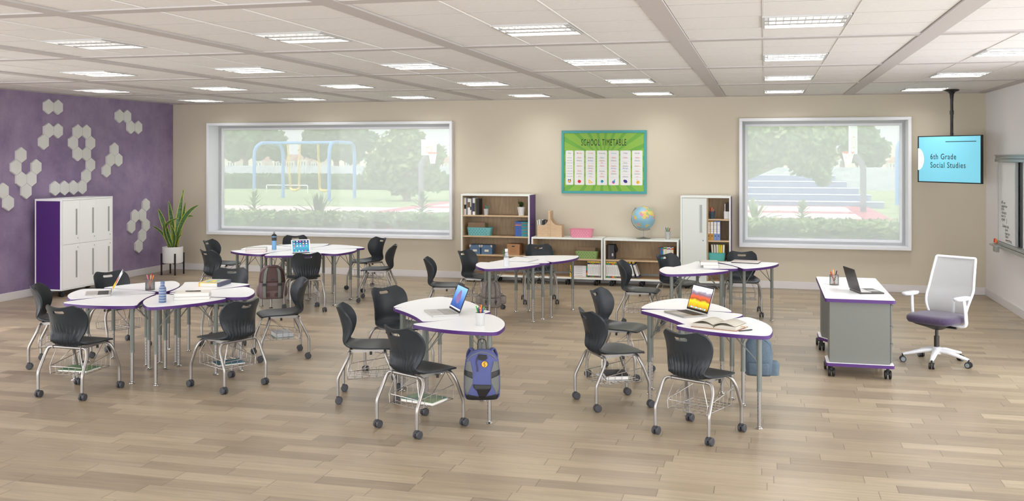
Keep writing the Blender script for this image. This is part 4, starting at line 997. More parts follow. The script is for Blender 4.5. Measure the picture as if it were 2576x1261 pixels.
# ------------------------------------------------------------------ hanging screen
def screen():
    L = Vector(cm(2308, 400, 14.95)); R = Vector(cm(2468, 400, 13.85)); L.z = R.z = 0
    top, bot = 2.415, 1.722; W = (R-L).length; ang = math.atan2(R.y-L.y, R.x-L.x)
    t = thing('hanging_screen', 'flat screen hanging from the ceiling reading 6th Grade Social Studies', 'screen', (L.x, L.y, bot), ang)
    H = top-bot; MB().box(0, W, .002, .045, 0, H).build('casing', BLACK, t, smooth=False, bev=.003)
    SCM = mat('screen cyan', (120,196,218), .25, emit=.30)
    MB().box(.014, W-.010, -.001, .004, .016, H-.014).build('display', SCM, t, smooth=False)
    p = MB(); p.mt(0)
    text(p, '6th Grade', .118, (W*.215, -.0025, H*.50), align='LEFT', spacing=1.12, xs=.90); text(p, 'Social Studies', .118, (W*.215, -.0025, H*.32), align='LEFT', spacing=1.12, xs=.90)
    MB().box(W*.46, W*.93, -.0026, -.001, H*.865, H*.878).build('rule_line', BLACK, t, smooth=False)
    p.build('screen_lettering', BLACK, t, smooth=False); p = MB()
    n = 24; rr = H*.235; p1 = MB(); p1.add([(.014, -.0022, H*.5-rr)]+[(.014+rr*.72*math.cos(-math.pi/2+math.pi*k/n), -.0022, H*.5+rr*math.sin(-math.pi/2+math.pi*k/n)) for k in range(n+1)], [tuple(range(n+2))]); p1.build('white_disc', mat('screen white', (250,250,250), .4, emit=.3), t, smooth=False)
    p.mt(2)
    for i in range(4):
        for j in range(24):
            z = .03+j*(H-.06)/23
            if abs(z-H/2) < rr: continue
            p.box(.05+i*.025, .054+i*.025, -.0022, -.001, z, z+.004)
    for za, zb_ in ((.016, H*.5-rr), (H*.5+rr, H-.014)): MB().box(.014, .030, -.0024, -.001, za, zb_).build('edge_strip', BLACK, t, smooth=False)
    p.m = [0]*len(p.m); p.build('dot_pattern', mat('dot grey blue', (120,170,190), .5), t, smooth=False)
    c = (L+R)/2; inv = Matrix.Rotation(-ang, 4, 'Z'); px_, py_ = 2.60, 15.05
    cx, cy = W*.5, .07; z1 = ZC-bot
    b = MB(); b.cyl((cx, cy, H*.5), (cx, cy, z1-.02), .022, 12); b.cyl((cx, cy, z1-.36), (cx, cy, z1-.30), .028, 12); b.box(cx-.12, cx+.12, .04, cy+.01, H*.35, H*.75); b.build('pole', BLACK, t)
    MB().lathe([(.024,z1-.13),(.03,z1-.06),(.05,z1-.03),(.10,z1-.012),(.105,z1-.002)], 20, (cx, cy)).build('ceiling_mount', BLACK, t)
    MB().tube([(cx+.03+.018*math.sin(k*.9), cy-.02, H-.05+k*(z1-H)/18) for k in range(17)], .005, 6).build('cable', BLACK, t)
screen()

# ------------------------------------------------------------------ whiteboard on the right wall
def whiteboard():
    t = thing('whiteboard', 'grey-framed sliding whiteboard with handwriting on the white right wall', 'whiteboard', (XR, 0, 0)); AL = mat('aluminium', (160,164,162), .35, metal=.5)
    Y0, Y1 = 11.6, 15.25
    a = MB(); a.box(-.11, -.001, Y0, Y1, 2.035, 2.075); a.box(-.10, -.001, Y0, Y1, 2.08, 2.12); a.box(-.115, -.001, Y0, Y1, 2.12, 2.135); a.build('top_rail', AL, t, smooth=False, bev=.003)
    a = MB(); a.box(-.11, -.001, Y0, Y1, .885, .92); a.box(-.13, -.001, Y0, Y1, .84, .88); a.build('bottom_rail', AL, t, smooth=False, bev=.003)
    MB().box(-.03, -.001, Y0+.01, Y1-.05, .92, 2.035).build('back_board', mat('board grey white', (214,216,218), .4), t, smooth=False)
    ya, yb = 14.19, 15.20
    MB().box(-.072, -.052, ya+.02, yb, .925, 2.03).build('writing_panel', mat('board white', (222,226,228), .22), t, smooth=False)
    MB().box(-.078, -.048, ya-.01, ya+.02, .922, 2.033).build('panel_edge', AL, t, smooth=False); MB().box(-.076, -.05, yb-.012, yb, .922, 2.033).build('panel_edge', AL, t, smooth=False); MB().box(-.034, -.028, 14.02, 14.20, .922, 2.033).build('painted_shadow_gap', BLACK, t, smooth=False)  # black strip stands in for the shade beside the sliding panel
    # handwriting: built flat in x,z then turned onto the board (reads right-to-left in y)
    h = MB(); h.M = Matrix.Translation((-.0735, 15.06, 0)) @ Matrix.Rotation(-math.pi/2, 4, 'Z')
    lines = [('All out',.03,1.455,.062),('suggestion',.05,1.410,.055),('form',.03,1.365,.06),('- Receipts',.02,1.318,.056),('must be',.03,1.273,.056),('urged',.04,1.225,.062),('Submit the',.10,1.135,.06),('form',.26,1.090,.056),('- Approve',.20,1.042,.056),('- Send',.22,.998,.058),('everything',.28,.952,.058)]
    for s_, dx, z, sz in lines: text(h, s_, sz, (dx, 0, z), xs=1.45, shear=.4, align='LEFT')
    h.box(.36, .366, -.001, 0, 1.195, 1.26); h.box(.345, .366, -.001, 0, 1.195, 1.201)
    h.build('handwriting', mat('marker ink', (60,64,66), .6), t, smooth=False)
    tr = MB(); tr.box(-.16, -.11, 14.96, 15.12, .78, .87); tr.box(-.20, -.11, 14.80, 15.16, .865, .885); tr.build('pen_tray', AL, t, smooth=False, bev=.003)
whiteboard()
for k, (yy, c, n) in enumerate(((15.17, 'red', 'red'), (15.08, 'orange', 'orange'))):
    b = MB(); b.tube([(XR-.125, yy, .886+.013), (XR-.125, yy+.001, .905), (XR-.125, yy, .955)], [.016, .016, .012], 10); tag(b.build('marker', PEN[c]), n+' marker standing on the whiteboard tray', 'marker')

# ------------------------------------------------------------------ teacher's desk
def teacher_desk():
    t = thing('teacher_desk', 'grey rolling teacher desk with a white purple-edged top and base plates', 'desk', (0, 0, 0)); GR = mat('desk grey', (112,114,109), .5)
    top = roundpoly([(.555,9.875),(1.19,9.875),(1.19,11.63),(.555,11.63)], .03, 5)
    MB().prism(inset(top, .003), .728, .7605).build('desktop', WHITE, t, angle=30); MB().ring(top, inset(top, .0035), .726, .758).build('edge_band', PURP, t, angle=30)
    near = [(.60,9.93),(1.145,9.93),(1.145,10.50),(.76,10.50),(.60,10.22)]; far = [(.60,11.58),(.60,11.30),(.76,11.02),(1.145,11.02),(1.145,11.58)]
    for p, nm in ((near, 'near_pedestal'), (far, 'far_pedestal')):
        MB().prism(p, .142, .727).build('pedestal', GR, t, smooth=False, bev=.002)
        cx = sum(a for a, b in p)/5; cy = sum(b for a, b in p)/5
        pl = roundpoly([((a-cx)*1.13+cx, (b-cy)*1.11+cy) for a, b in p], .02, 4)
        if nm[0] == 'f': pl = pl
        MB().prism(inset(pl, .003), .112, .1425).build('base_plate', WHITE, t, angle=30); MB().ring(pl, inset(pl, .0035), .110, .140).build('base_edge', PURP, t, angle=30)
    MB().box(.752, .772, 10.49, 11.03, .20, .727).build('modesty_panel', GR, t, smooth=False)
    k = MB().box(1.1455, 1.150, 9.94, 9.948, .15, .72)
    k.build('black_gap', BLACK, t, smooth=False)
    for (z0, z1) in ((.51,.70),(.345,.50),(.155,.335)):
        d = MB().box(1.146, 1.166, 9.955, 10.49, z0, z1).build('drawer', GR, t, smooth=False, bev=.002)
        h = MB(); h.add([(1.166,9.96,z1-.03),(1.166,10.485,z1-.03),(1.180,10.485,z1-.002),(1.180,9.96,z1-.002),(1.166,10.485,z1),(1.166,9.96,z1)], [(0,1,2,3),(3,2,4,5),(0,3,5),(1,4,2)]); h.build('handle', GR, d, smooth=False)
    for x, y in ((.62,9.97),(1.13,9.97),(.60,10.29),(1.10,10.46),(.60,11.28),(.585,11.57),(1.12,11.56)): castor_part(x, y, t, .112, .042)
teacher_desk()

# ------------------------------------------------------------------ office chair
def office_chair():
    t = thing('office_chair', 'white mesh-back swivel chair with purple seat beside the teacher desk', 'chair', (1.70, 10.86, 0), math.radians(143))
    WP = mat('chair white', (226,226,230), .4); SEAT = mat('purple fabric', (66,52,80), .9, noise=.18, nscale=60, bump=.4, bscale=400, sheen=.3)
    MSH = mat('mesh grey', (180,182,183), .8, alpha=.80, bump=.4, bscale=500)
    b = MB()
    for k in range(5):
        a = math.radians(90+72*k+20); c, s = math.cos(a), math.sin(a)
        b.loft([(0,0,0,.001,.001,3)], 4) if False else None
        b.tube([(c*.02, s*.02, .135), (c*.12, s*.12, .128), (c*.25, s*.25, .098), (c*.325, s*.325, .082)], [.036,.032,.024,.018], 10, flat=.75)
    b.lathe([(.05,.10),(.055,.12),(.052,.16),(.03,.17)], 20); b.build('base', WP, t)
    for k in range(5):
        a = math.radians(90+72*k+20); x, y = math.cos(a)*.325, math.sin(a)*.325; c = MB(); c.mt(0); c.cyl((x,y,.085),(x,y,.055), .010, 8)
        ux, uy = -math.sin(a), math.cos(a)
        for q in (-1, 1):
            c.mt(0).tube([(x+ux*q*.006, y+uy*q*.006, .031), (x+ux*q*.026, y+uy*q*.026, .031)], .031, 16); c.mt(1).tube([(x+ux*q*.026, y+uy*q*.026, .031), (x+ux*q*.028, y+uy*q*.028, .031)], .022, 14)
        c.build('castor', [BLACK, mat('hub grey', (128,136,140), .4)], t)
    g = MB(); g.cyl((0,0,.16),(0,0,.28), .026, 16); g.cyl((0,0,.28),(0,0,.37), .016, 12); g.build('gas_column', mat('column dark', (52,46,44), .35), t)
    m = MB(); m.loft([(.345,0,-.02,.045,.05,2.5),(.375,0,-.02,.10,.13,3),(.405,0,0,.17,.20,4),(.42,0,0,.20,.22,4)], 28); m.tube([(-.24,.06,.395),(-.12,.04,.39)], .012, 8); m.tube([(.16,-.06,.37),(.26,-.08,.375)], .012, 8); m.build('mechanism', BLACK, t)
    s_ = MB(); N = 20; V = []; 
    secs = [(.418,0,0,.205,.205,4),(.425,0,.0,.235,.235,4),(.450,0,.0,.248,.250,4),(.480,0,0,.246,.248,4),(.497,0,-.005,.230,.232,4),(.505,0,-.01,.19,.19,4)]
    o = s_.loft(secs, 44).build('seat_cushion', SEAT, t, angle=80)
    # back: outline in (x, height) with a gentle recline; sitter faces +y, so the back stands at -y
    def bp(x, z): return Vector((x, -.245-.16*((z-.43)/.62)**1.4+.05*math.sin((z-.43)/.30*math.pi)*(1 if z < .73 else 0)-(.0 if z < .73 else 0)-.35*x*x*-1*.9, z))
    outl = []
    hw = lambda z: .175+.065*math.sin(min(1, max(0, (z-.43)/.30))*math.pi/2) if z < .73 else .24-.03*((z-.73)/.33)
    zs = [.43+.63*k/18 for k in range(19)]
    left = [bp(-hw(z), z) for z in zs]; right = [bp(hw(z), z) for z in zs]
    loop = right+left[::-1]
    MB().tube([tuple(p) for p in bend(loop+[loop[0]], .04, 4)[:-1]], .013, 8, closed=True).build('back_frame', WP, t)
    p = MB(); nu = 10; V = []; 
    for z in zs:
        for j in range(nu+1): u = -1+2*j/nu; V.append(bp(u*hw(z), z))
    p.add(V, [(i*(nu+1)+j, i*(nu+1)+j+1, (i+1)*(nu+1)+j+1, (i+1)*(nu+1)+j) for i in range(len(zs)-1) for j in range(nu)]); p.build('back_mesh', MSH, t, angle=80)
    MB().box(-.17,.17,-.30,-.288,.62,.68).build('lumbar_band', mat('lumbar pale', (222,224,224), .7, alpha=.6), t, smooth=False)
    sp = MB(); sp.tube([(0,-.12,.385),(0,-.26,.40),(0,-.33,.50),(0,-.325,.60)], .022, 8); sp.build('back_support', WP, t)
    for s in (-1, 1):
        a = MB(); a.tube(bend([(s*.12,-.05,.40),(s*.285,-.05,.40),(s*.285,-.03,.56),(s*.275,-.01,.675)], .05), [.02]*3+[.022]*14 if False else .021, 10, flat=.8); a.build('arm_post', WP, t)
        q = MB(); q.at((s*.275, .02, 0)); q.loft([(.675,0,0,.038,.125,3),(.690,0,0,.046,.135,3),(.702,0,0,.044,.132,3),(.706,0,0,.035,.12,3)], 28); q.build('armrest', mat('armrest pale', (206,208,214), .5), t, angle=60)
office_chair()

# ------------------------------------------------------------------ laptops, tablet
def screen_mat(kind):
    m = bpy.data.materials.new('display '+kind); m.use_nodes = True; nt = m.node_tree; N = nt.nodes; L = nt.links; b = N['Principled BSDF']; b.inputs['Roughness'].default_value = .2
    tc = N.new('ShaderNodeTexCoord'); sp = N.new('ShaderNodeSeparateXYZ'); L.new(tc.outputs['Object'], sp.inputs[0])
    n = N.new('ShaderNodeTexNoise'); n.inputs['Scale'].default_value = 14 if kind == 'range' else 9; n.inputs['Detail'].default_value = 4; L.new(tc.outputs['Object'], n.inputs[0])
    ma = N.new('ShaderNodeMath'); ma.operation = 'MULTIPLY_ADD'; L.new(n.outputs[0], ma.inputs[0]); ma.inputs[1].default_value = .055 if kind == 'range' else .06; L.new(sp.outputs[1], ma.inputs[2])
    r = N.new('ShaderNodeMapRange'); r.inputs[1].default_value = .05; r.inputs[2].default_value = .28; L.new(ma.outputs[0], r.inputs[0])
    cr = N.new('ShaderNodeValToRGB'); e = cr.color_ramp; L.new(r.outputs[0], cr.inputs[0])
    st = {'range': [(0,(120,92,30)),(.14,(214,160,30)),(.28,(240,196,40)),(.36,(150,80,40)),(.46,(206,92,50)),(.56,(120,96,110)),(.66,(150,146,160)),(.72,(226,226,232)),(1,(196,206,222))], 'blue': [(0,(36,60,120)),(.3,(50,96,170)),(.7,(110,160,216)),(1,(150,196,232))], 'tablet': [(0,(30,110,150)),(.3,(60,140,160)),(.55,(30,60,110)),(1,(24,34,72))]}[kind]
    e.elements[0].position = 0; e.elements[0].color = (*lin(st[0][1]), 1); e.elements[1].position = 1; e.elements[1].color = (*lin(st[-1][1]), 1)
    for p, c in st[1:-1]: q = e.elements.new(p); q.color = (*lin(c), 1)
    out = cr.outputs[0]
    if kind == 'blue':
        d = N.new('ShaderNodeVectorMath'); d.operation = 'DISTANCE'; L.new(tc.outputs['Object'], d.inputs[0]); d.inputs[1].default_value = (-.01, .125, 0)
        a2 = N.new('ShaderNodeMath'); a2.operation = 'MULTIPLY_ADD'; L.new(n.outputs[0], a2.inputs[0]); a2.inputs[1].default_value = -.12; L.new(d.outputs['Value'], a2.inputs[2])
        lt = N.new('ShaderNodeMath'); lt.operation = 'LESS_THAN'; L.new(a2.outputs[0], lt.inputs[0]); lt.inputs[1].default_value = .0
        mx = N.new('ShaderNodeMix'); mx.data_type = 'RGBA'; L.new(lt.outputs[0], mx.inputs[0]); L.new(out, mx.inputs[6]); mx.inputs[7].default_value = (*lin((120,96,140)), 1); out = mx.outputs[2]
    L.new(out, b.inputs['Base Color']); L.new(out, b.inputs['Emission Color']); b.inputs['Emission Strength'].default_value = .55
    return m
def laptop(label, front, hinge, z, open_deg, body, disp, keys=(60,60,60), w_=.345, d_=.235, back=None):
    """front, hinge: mid points of the front edge and of the hinge edge"""
    f, h = Vector(front), Vector(hinge); d = (h-f).normalized(); ang = math.atan2(d.y, d.x)-math.pi/2; c = (f+h)/2
    t = thing('laptop', label, 'laptop', (c.x, c.y, z), ang)
    o = roundpoly([(-w_/2,-d_/2),(w_/2,-d_/2),(w_/2,d_/2),(-w_/2,d_/2)], .012, 4)
    MB().prism(o, .001, .013).build('base', body, t, angle=30)
    k = MB(); k.mt(0).box(-w_*.41, w_*.41, -.005, d_*.40, .0128, .0134); k.mt(1)
    for r in range(5):
        for q in range(13): k.box(-w_*.40+q*w_*.0617, -w_*.40+q*w_*.0617+w_*.053, .0+r*.0178, .0148+r*.0178, .0134, .0150)
    k.build('keyboard', [mat('key bed %d' % keys[0], tuple(int(v*.8) for v in keys), .6), mat('keys %d' % keys[0], keys, .5)], t, smooth=False)
    MB().box(-.055,.055,-d_/2+.012,-.018,.0129,.0132).build('trackpad', mat('trackpad', (176,172,168), .3), t, smooth=False)
    a = math.radians(open_deg); L = bpy.data.objects.new('lid', None)
    lid = MB(); lid.prism(roundpoly([(-w_/2,.004),(w_/2,.004),(w_/2,d_),(-w_/2,d_)], .010, 4), -.005, .0); lo = lid.build('lid', back or body, t, angle=30)
    lo.location = (0, d_/2-.004, .016); lo.rotation_euler = (math.pi-a, 0, 0) if False else (math.radians(180-open_deg), 0, 0)
    # lid local: +y runs away from the hinge; the inner face is +z
    bz = MB(); bz.box(-w_/2+.003, w_/2-.003, .006, d_-.003, 0, .0006); bz.build('bezel', mat('bezel black', (24,24,28), .3), lo, smooth=False)
    ds = MB(); ds.box(-w_/2+.012, w_/2-.012, .022, d_-.012, .0006, .0012); ds.build('display', disp, lo, smooth=False)
    if disp.name.endswith('range'):
        dk = MB(); cs_ = [mat('dock '+n, c, .4, emit=.4) for n, c in (('cyan',(90,190,230)),('white',(236,236,236)),('pink',(230,150,190)),('green',(140,206,120)))]
        for q in range(14): dk.mt(q % 4).box(-w_*.36+q*w_*.053, -w_*.36+q*w_*.053+w_*.040, .027, .040, .0012, .0016)
        dk.build('dock_icons', cs_, lo, smooth=False)
    if disp.name.endswith('blue'): MB().box(-w_/2+.012, w_/2-.012, .022, .034, .0012, .0016).build('task_bar', mat('task bar', (226,232,240), .4, emit=.4), lo, smooth=False)
    return t
ALU = mat('laptop silver', (196,194,190), .32, metal=.35); ALD = mat('laptop grey', (150,148,144), .32, metal=.4); SG = mat('lid dark', (52,50,50), .4, metal=.2)
RNG = screen_mat('range'); BLU = screen_mat('blue')
ZT = .7405
laptop('open silver laptop with an orange mountain picture on the left desk cluster', (-6.525,8.449), (-6.335,8.585), ZT, 118, ALU, RNG)
laptop('open silver laptop with a blue screen picture on the middle front desks', (-2.842,8.158), (-2.640,8.288), ZT, 112, ALU, BLU, keys=(176,172,166), back=SG)
laptop('open grey laptop with a mountain picture on the right front desks', (-.768,8.630), (-.573,8.768), ZT, 108, ALD, RNG, keys=(44,42,42))
laptop('open dark laptop seen from the back of its lid on the teacher desk', (1.100,10.47), (.868,10.41), .7605, 106, mat('laptop black', (58,54,52), .35, metal=.3), BLU, keys=(210,206,200), w_=.33, back=mat('lid black', (40,38,38), .4, metal=.2))
t = thing('laptop', 'closed silver laptop on the right back desks', 'laptop', (-.235, 13.12, ZT), math.radians(-9)); o_ = roundpoly([(-.172,-.118),(.172,-.118),(.172,.118),(-.172,.118)], .014, 4)
MB().prism(o_, .001, .010).build('base', SG, t, angle=30); MB().prism(o_, .0105, .019).build('lid', mat('lid champagne', (206,196,190), .35, metal=.3), t, angle=30)

def tablet():
    a, b = Vector((-6.475, 12.74)), Vector((-6.255, 12.90)); c = (a+b)/2; ang = math.atan2((b-a).y, (b-a).x)
    t = thing('tablet', 'white tablet propped up on a stand, screen full of app icons', 'tablet', (c.x, c.y, ZT), ang)
    W, H = .262, .190; lo = bpy.data.objects.new('x', None)
    m = MB().prism(roundpoly([(-W/2,0),(W/2,0),(W/2,H),(-W/2,H)], .014, 4), -.008, 0).build('casing', mat('tablet white', (236,236,236), .3), t, angle=30); m.location = (0, -.02, .010); m.rotation_euler = (math.radians(72), 0, 0)
    MB().box(-W/2+.016, W/2-.016, .012, H-.012, 0, .0006).build('display', screen_mat('tablet'), m, smooth=False)
    cs_ = [mat('app '+n, c_, .4, emit=.5) for n, c_ in (('green',(90,206,110)),('white',(240,240,240)),('red',(232,80,80)),('yellow',(240,210,90)),('cyan',(90,196,220)),('pink',(230,90,180)),('grey',(150,150,156)))]
    k = MB(); seq = [0,1,2,6,1, 1,4,4,3,1, 2,1,1,5,4, 6]
    for i, s in enumerate(seq):
        r_, q = divmod(i, 5); x = -W/2+.030+q*.0435; y = H-.036-r_*.033; k.mt(s).prism(roundpoly([(x,y),(x+.017,y),(x+.017,y+.017),(x,y+.017)], .004, 3), .0006, .0011)
    for i, s in enumerate((0, 1, 4, 2)): x = -W/2+.055+i*.043; k.mt(s).prism(roundpoly([(x,.016),(x+.017,.016),(x+.017,.033),(x,.033)], .004, 3), .0006, .0011)
    k.build('app_icons', cs_, m, smooth=False)
    s = MB(); s.add([(-.10,-.015,.004),(.10,-.015,.004),(.10,.09,.004),(-.10,.09,.004),(-.08,.045,.13),(.08,.045,.13)], [(0,1,2,3),(3,2,5,4)]); o = s.build('cover_stand', mat('cover dark', (52,52,56), .7), t, smooth=False); md = o.modifiers.new('s', 'SOLIDIFY'); md.thickness = .004
    MB().box(-.12,.12,-.03,-.012,.001,.012).build('cover_lip', MATS['cover dark'], t, smooth=False)
tablet()

# ------------------------------------------------------------------ bottles, cups, books on the desks
def striped():
    m = bpy.data.materials.new('striped enamel'); m.use_nodes = True; nt = m.node_tree; N = nt.nodes; L = nt.links; b = N['Principled BSDF']; b.inputs['Roughness'].default_value = .4
    tc = N.new('ShaderNodeTexCoord'); sp = N.new('ShaderNodeSeparateXYZ'); L.new(tc.outputs['Object'], sp.inputs[0])
    a = N.new('ShaderNodeMath'); a.operation = 'MULTIPLY'; L.new(sp.outputs[2], a.inputs[0]); a.inputs[1].default_value = 40; f = N.new('ShaderNodeMath'); f.operation = 'FRACT'; L.new(a.outputs[0], f.inputs[0])
    g = N.new('ShaderNodeMath'); g.operation = 'GREATER_THAN'; g.inputs[1].default_value = .66; L.new(f.outputs[0], g.inputs[0])
    mx = N.new('ShaderNodeMix'); mx.data_type = 'RGBA'; L.new(g.outputs[0], mx.inputs[0]); mx.inputs[6].default_value = (*lin((78,98,138)), 1); mx.inputs[7].default_value = (*lin((140,150,160)), 1); L.new(mx.outputs[2], b.inputs['Base Color']); return m
x, y = un(150+1333/5.152, 690+366/5.152, ZT)
t = thing('water_bottle', 'blue grey-striped bottle on the left desk cluster', 'bottle', (x, y, ZT)); BSC = .92
MB().lathe([(r*BSC, z*BSC) for r, z in ((.034,0),(.037,.004),(.037,.13),(.034,.150),(.021,.172),(.019,.178),(.019,.188))], 28).build('bottle_body', striped(), t)
MB().lathe([(r*BSC, z*BSC) for r, z in ((.021,.188),(.022,.192),(.021,.196),(.021,.213),(.016,.217),(.0001,.217))], 24).build('cap', mat('cap blue', (96,112,146), .45), t)
x, y = un(640+285/5.73, 580+277/5.73, ZT)
t = thing('water_bottle', 'sky blue squeeze bottle with a dark lid on the back left desks', 'bottle', (x, y, ZT))
MB().lathe([(.030,0),(.034,.004),(.032,.05),(.034,.07),(.034,.135),(.035,.150)], 24).build('bottle_body', mat('bottle sky', (120,172,216), .25), t)
MB().lathe([(.0355,.134),(.0355,.185)], 24).build('rubber_band', mat('band charcoal', (56,58,62), .6), t)
MB().lathe([(.036,.185),(.036,.197)], 24).build('blue_ring', mat('ring sky', (120,172,216), .4), t)
MB().lathe([(.037,.197),(.037,.212),(.022,.228),(.014,.233),(.0001,.235)], 24).at((0,0,.248), rx=math.pi/2).torus((0,0,0), .011, .004, 12, 6).build('lid', BLACK, t)
x, y = un(1190+773/9.2, 620+478/9.2, ZT)
t = thing('water_bottle', 'clear glass bottle with a white sleeve and green strap on the back middle desks', 'bottle', (x, y, ZT))
MB().lathe([(.030,0),(.033,.004),(.033,.125),(.032,.135),(.020,.175),(.018,.185),(.018,.20),(.016,.20),(.016,.183),(.029,.135),(.030,.006),(.0001,.005)], 24).build('bottle_body', mat('clear glass', (236,240,240), .05, trans=.9), t)
MB().lathe([(.0335,.002),(.0338,.115)], 24).build('sleeve', mat('sleeve frost', (212,214,218), .5), t)
MB().lathe([(.0195,.190),(.0195,.222),(.017,.225),(.0001,.225)], 20).build('cap', mat('cap pale', (226,226,224), .5), t)
MB().tube([(-.018,0,.222),(-.034,0,.225),(-.046,0,.19),(-.048,0,.14),(-.040,0,.125),(-.034,0,.14),(-.032,0,.19),(-.022,0,.205)], .0045, 6, flat=.5).build('strap', mat('strap green', (70,130,104), .7), t)

MESHM = bpy.data.materials.new('wire mesh'); MESHM.use_nodes = True
def mesh_cup(label, x, y, z):
    t = thing('pencil_cup', label, 'cup', (x, y, z)); R_, H = .046, .105; m = mat('mesh steel', (120,120,120), .35, metal=.7); b = MB(); n = 26
    for k in range(n):
        for s in (1, -1): b.tube([((R_*math.cos(2*math.pi*(k+s*j*1.5)/n)), R_*math.sin(2*math.pi*(k+s*j*1.5)/n), H*j/4) for j in range(5)], .0013, 4)
    b.build('mesh_wall', m, t); r = MB(); r.torus((0,0,H), R_, .003, 28, 6); r.torus((0,0,.003), R_, .003, 28, 6); r.lathe([(R_,.001),(R_,.003),(.0001,.003)], 28); r.build('rim', m, t)
x, y = un(150+1172/5.152, 690+205/5.152, ZT); mesh_cup('wire mesh pencil cup on the left desk cluster', x, y, ZT); pens(x, y, ZT, ['orange','red','black','pink','wood'], 'the wire cup on the left desk cluster', .030, .165)
x, y = un(2000+345/3.502, 620+340/3.502, .7605); mesh_cup('wire mesh pencil cup on the teacher desk', x, y, .7605); pens(x, y, .7605, ['pink','orange','red','wood','black'], 'the wire cup on the teacher desk', .030, .165)
x, y = un(970+1875/7.881, 730+700/7.881, ZT); cup('pencil_cup', 'smooth white cup of markers on the middle front desks', (x, y, ZT), .032, .040, .105); pens(x, y, ZT, ['green','orange','blue','green','maroon','blue'], 'the white cup on the middle front desks', .028, .165)

def flat_book(label, x, y, z, w_, d_, h_, deg, cover, top=None, group=None, deco=None):
    t = thing('book', label, 'book', (x, y, z), math.radians(deg), group)
    c = MB(); c.mt(0).box(-w_/2, w_/2, -d_/2, d_/2, 0, .003); c.box(-w_/2, -w_/2+.003, -d_/2, d_/2, 0, h_); c.mt(1).box(-w_/2, w_/2, -d_/2, d_/2, h_-.003, h_)
    c.build('cover', [cover, top or cover], t, smooth=False)
    MB().box(-w_/2+.003, w_/2-.004, -d_/2+.004, d_/2-.004, .003, h_-.003).build('pages', PAGE, t, smooth=False)
    if deco: deco(t, w_, d_, h_)
    return t
WB = mat('cover white', (200,196,190), .4); GB_ = mat('cover pale grey', (196,196,192), .5); RB = mat('cover rose', (176,104,116), .5)
def pen_on(label, x, y, z, deg, L=.14):
    d = Vector((math.cos(math.radians(deg)), math.sin(math.radians(deg)), 0)); p = Vector((x, y, z+.0052)); b = MB(); b.tube([p-d*L/2, p-d*L*.42, p+d*L*.2, p+d*L*.21, p+d*L*.45, p+d*L/2], [.001,.0042,.0048,.0052,.0052,.003], 8); tag(b.build('pen', BLACK), label, 'pen')
x, y = -5.36, 8.50
flat_book('lower pale book of the two under the dark pen, left desk cluster', x, y, ZT, .33, .235, .030, 27, WB); flat_book('upper pale book topped by the dark pen, left desk cluster', x-.005, y+.003, ZT+.0305, .325, .23, .034, 27, WB, mat('cover cream', (226,222,212), .45))
pen_on('dark pen lying on the two pale books of the left desk cluster', x+.0, y, ZT+.065, 20, .15)
def yd(t, w_, d_, h_):
    m = MB(); m.mt(0).box(-w_/2-.0006, w_/2, -d_/2, -d_/2+.012, h_-.006, h_+.0004); m.box(-w_/2-.0004, -w_/2+.012, -d_/2, d_/2, 0, h_+.0004); m.mt(1).box(w_/2-.03, w_/2+.0004, -d_/2, d_/2, .002, h_+.0006)
    m.mt(2).add([(-w_*.3,-d_*.3,h_+.001),(0,-d_*.38,h_+.001),(w_*.25,-d_*.2,h_+.001),(w_*.2,d_*.25,h_+.001),(-w_*.1,d_*.3,h_+.001),(-w_*.32,d_*.1,h_+.001)], [(0,1,2,3,4,5)]); m.mt(0).add([(-w_*.2,-d_*.2,h_+.0015),(w_*.1,-d_*.28,h_+.0015),(w_*.1,d_*.1,h_+.0015),(-w_*.1,d_*.16,h_+.0015)], [(0,1,2,3)])
    m.build('cover_print', [B['yellow'], B['slate'], mat('print blue green', (130,176,170), .5)], t, smooth=False)
flat_book('yellow-edged hardback on the left desk cluster', -5.675, 9.42, ZT, .23, .30, .045, 8, WB, None, None, yd)
flat_book('rose-coloured book under a grey one on the back left desks', -7.09, 12.88, ZT, .285, .20, .034, 22, RB); flat_book('pale grey book on top of the rose-coloured one', -7.088, 12.882, ZT+.0345, .282, .198, .026, 22, GB_)
flat_book('lower white book of the pair on the right back desks', -.655, 12.50, ZT, .185, .24, .032, 6, GB_); flat_book('upper white book of the pair on the right back desks', -.675, 12.50, ZT+.0325, .215, .25, .038, 6, WB)
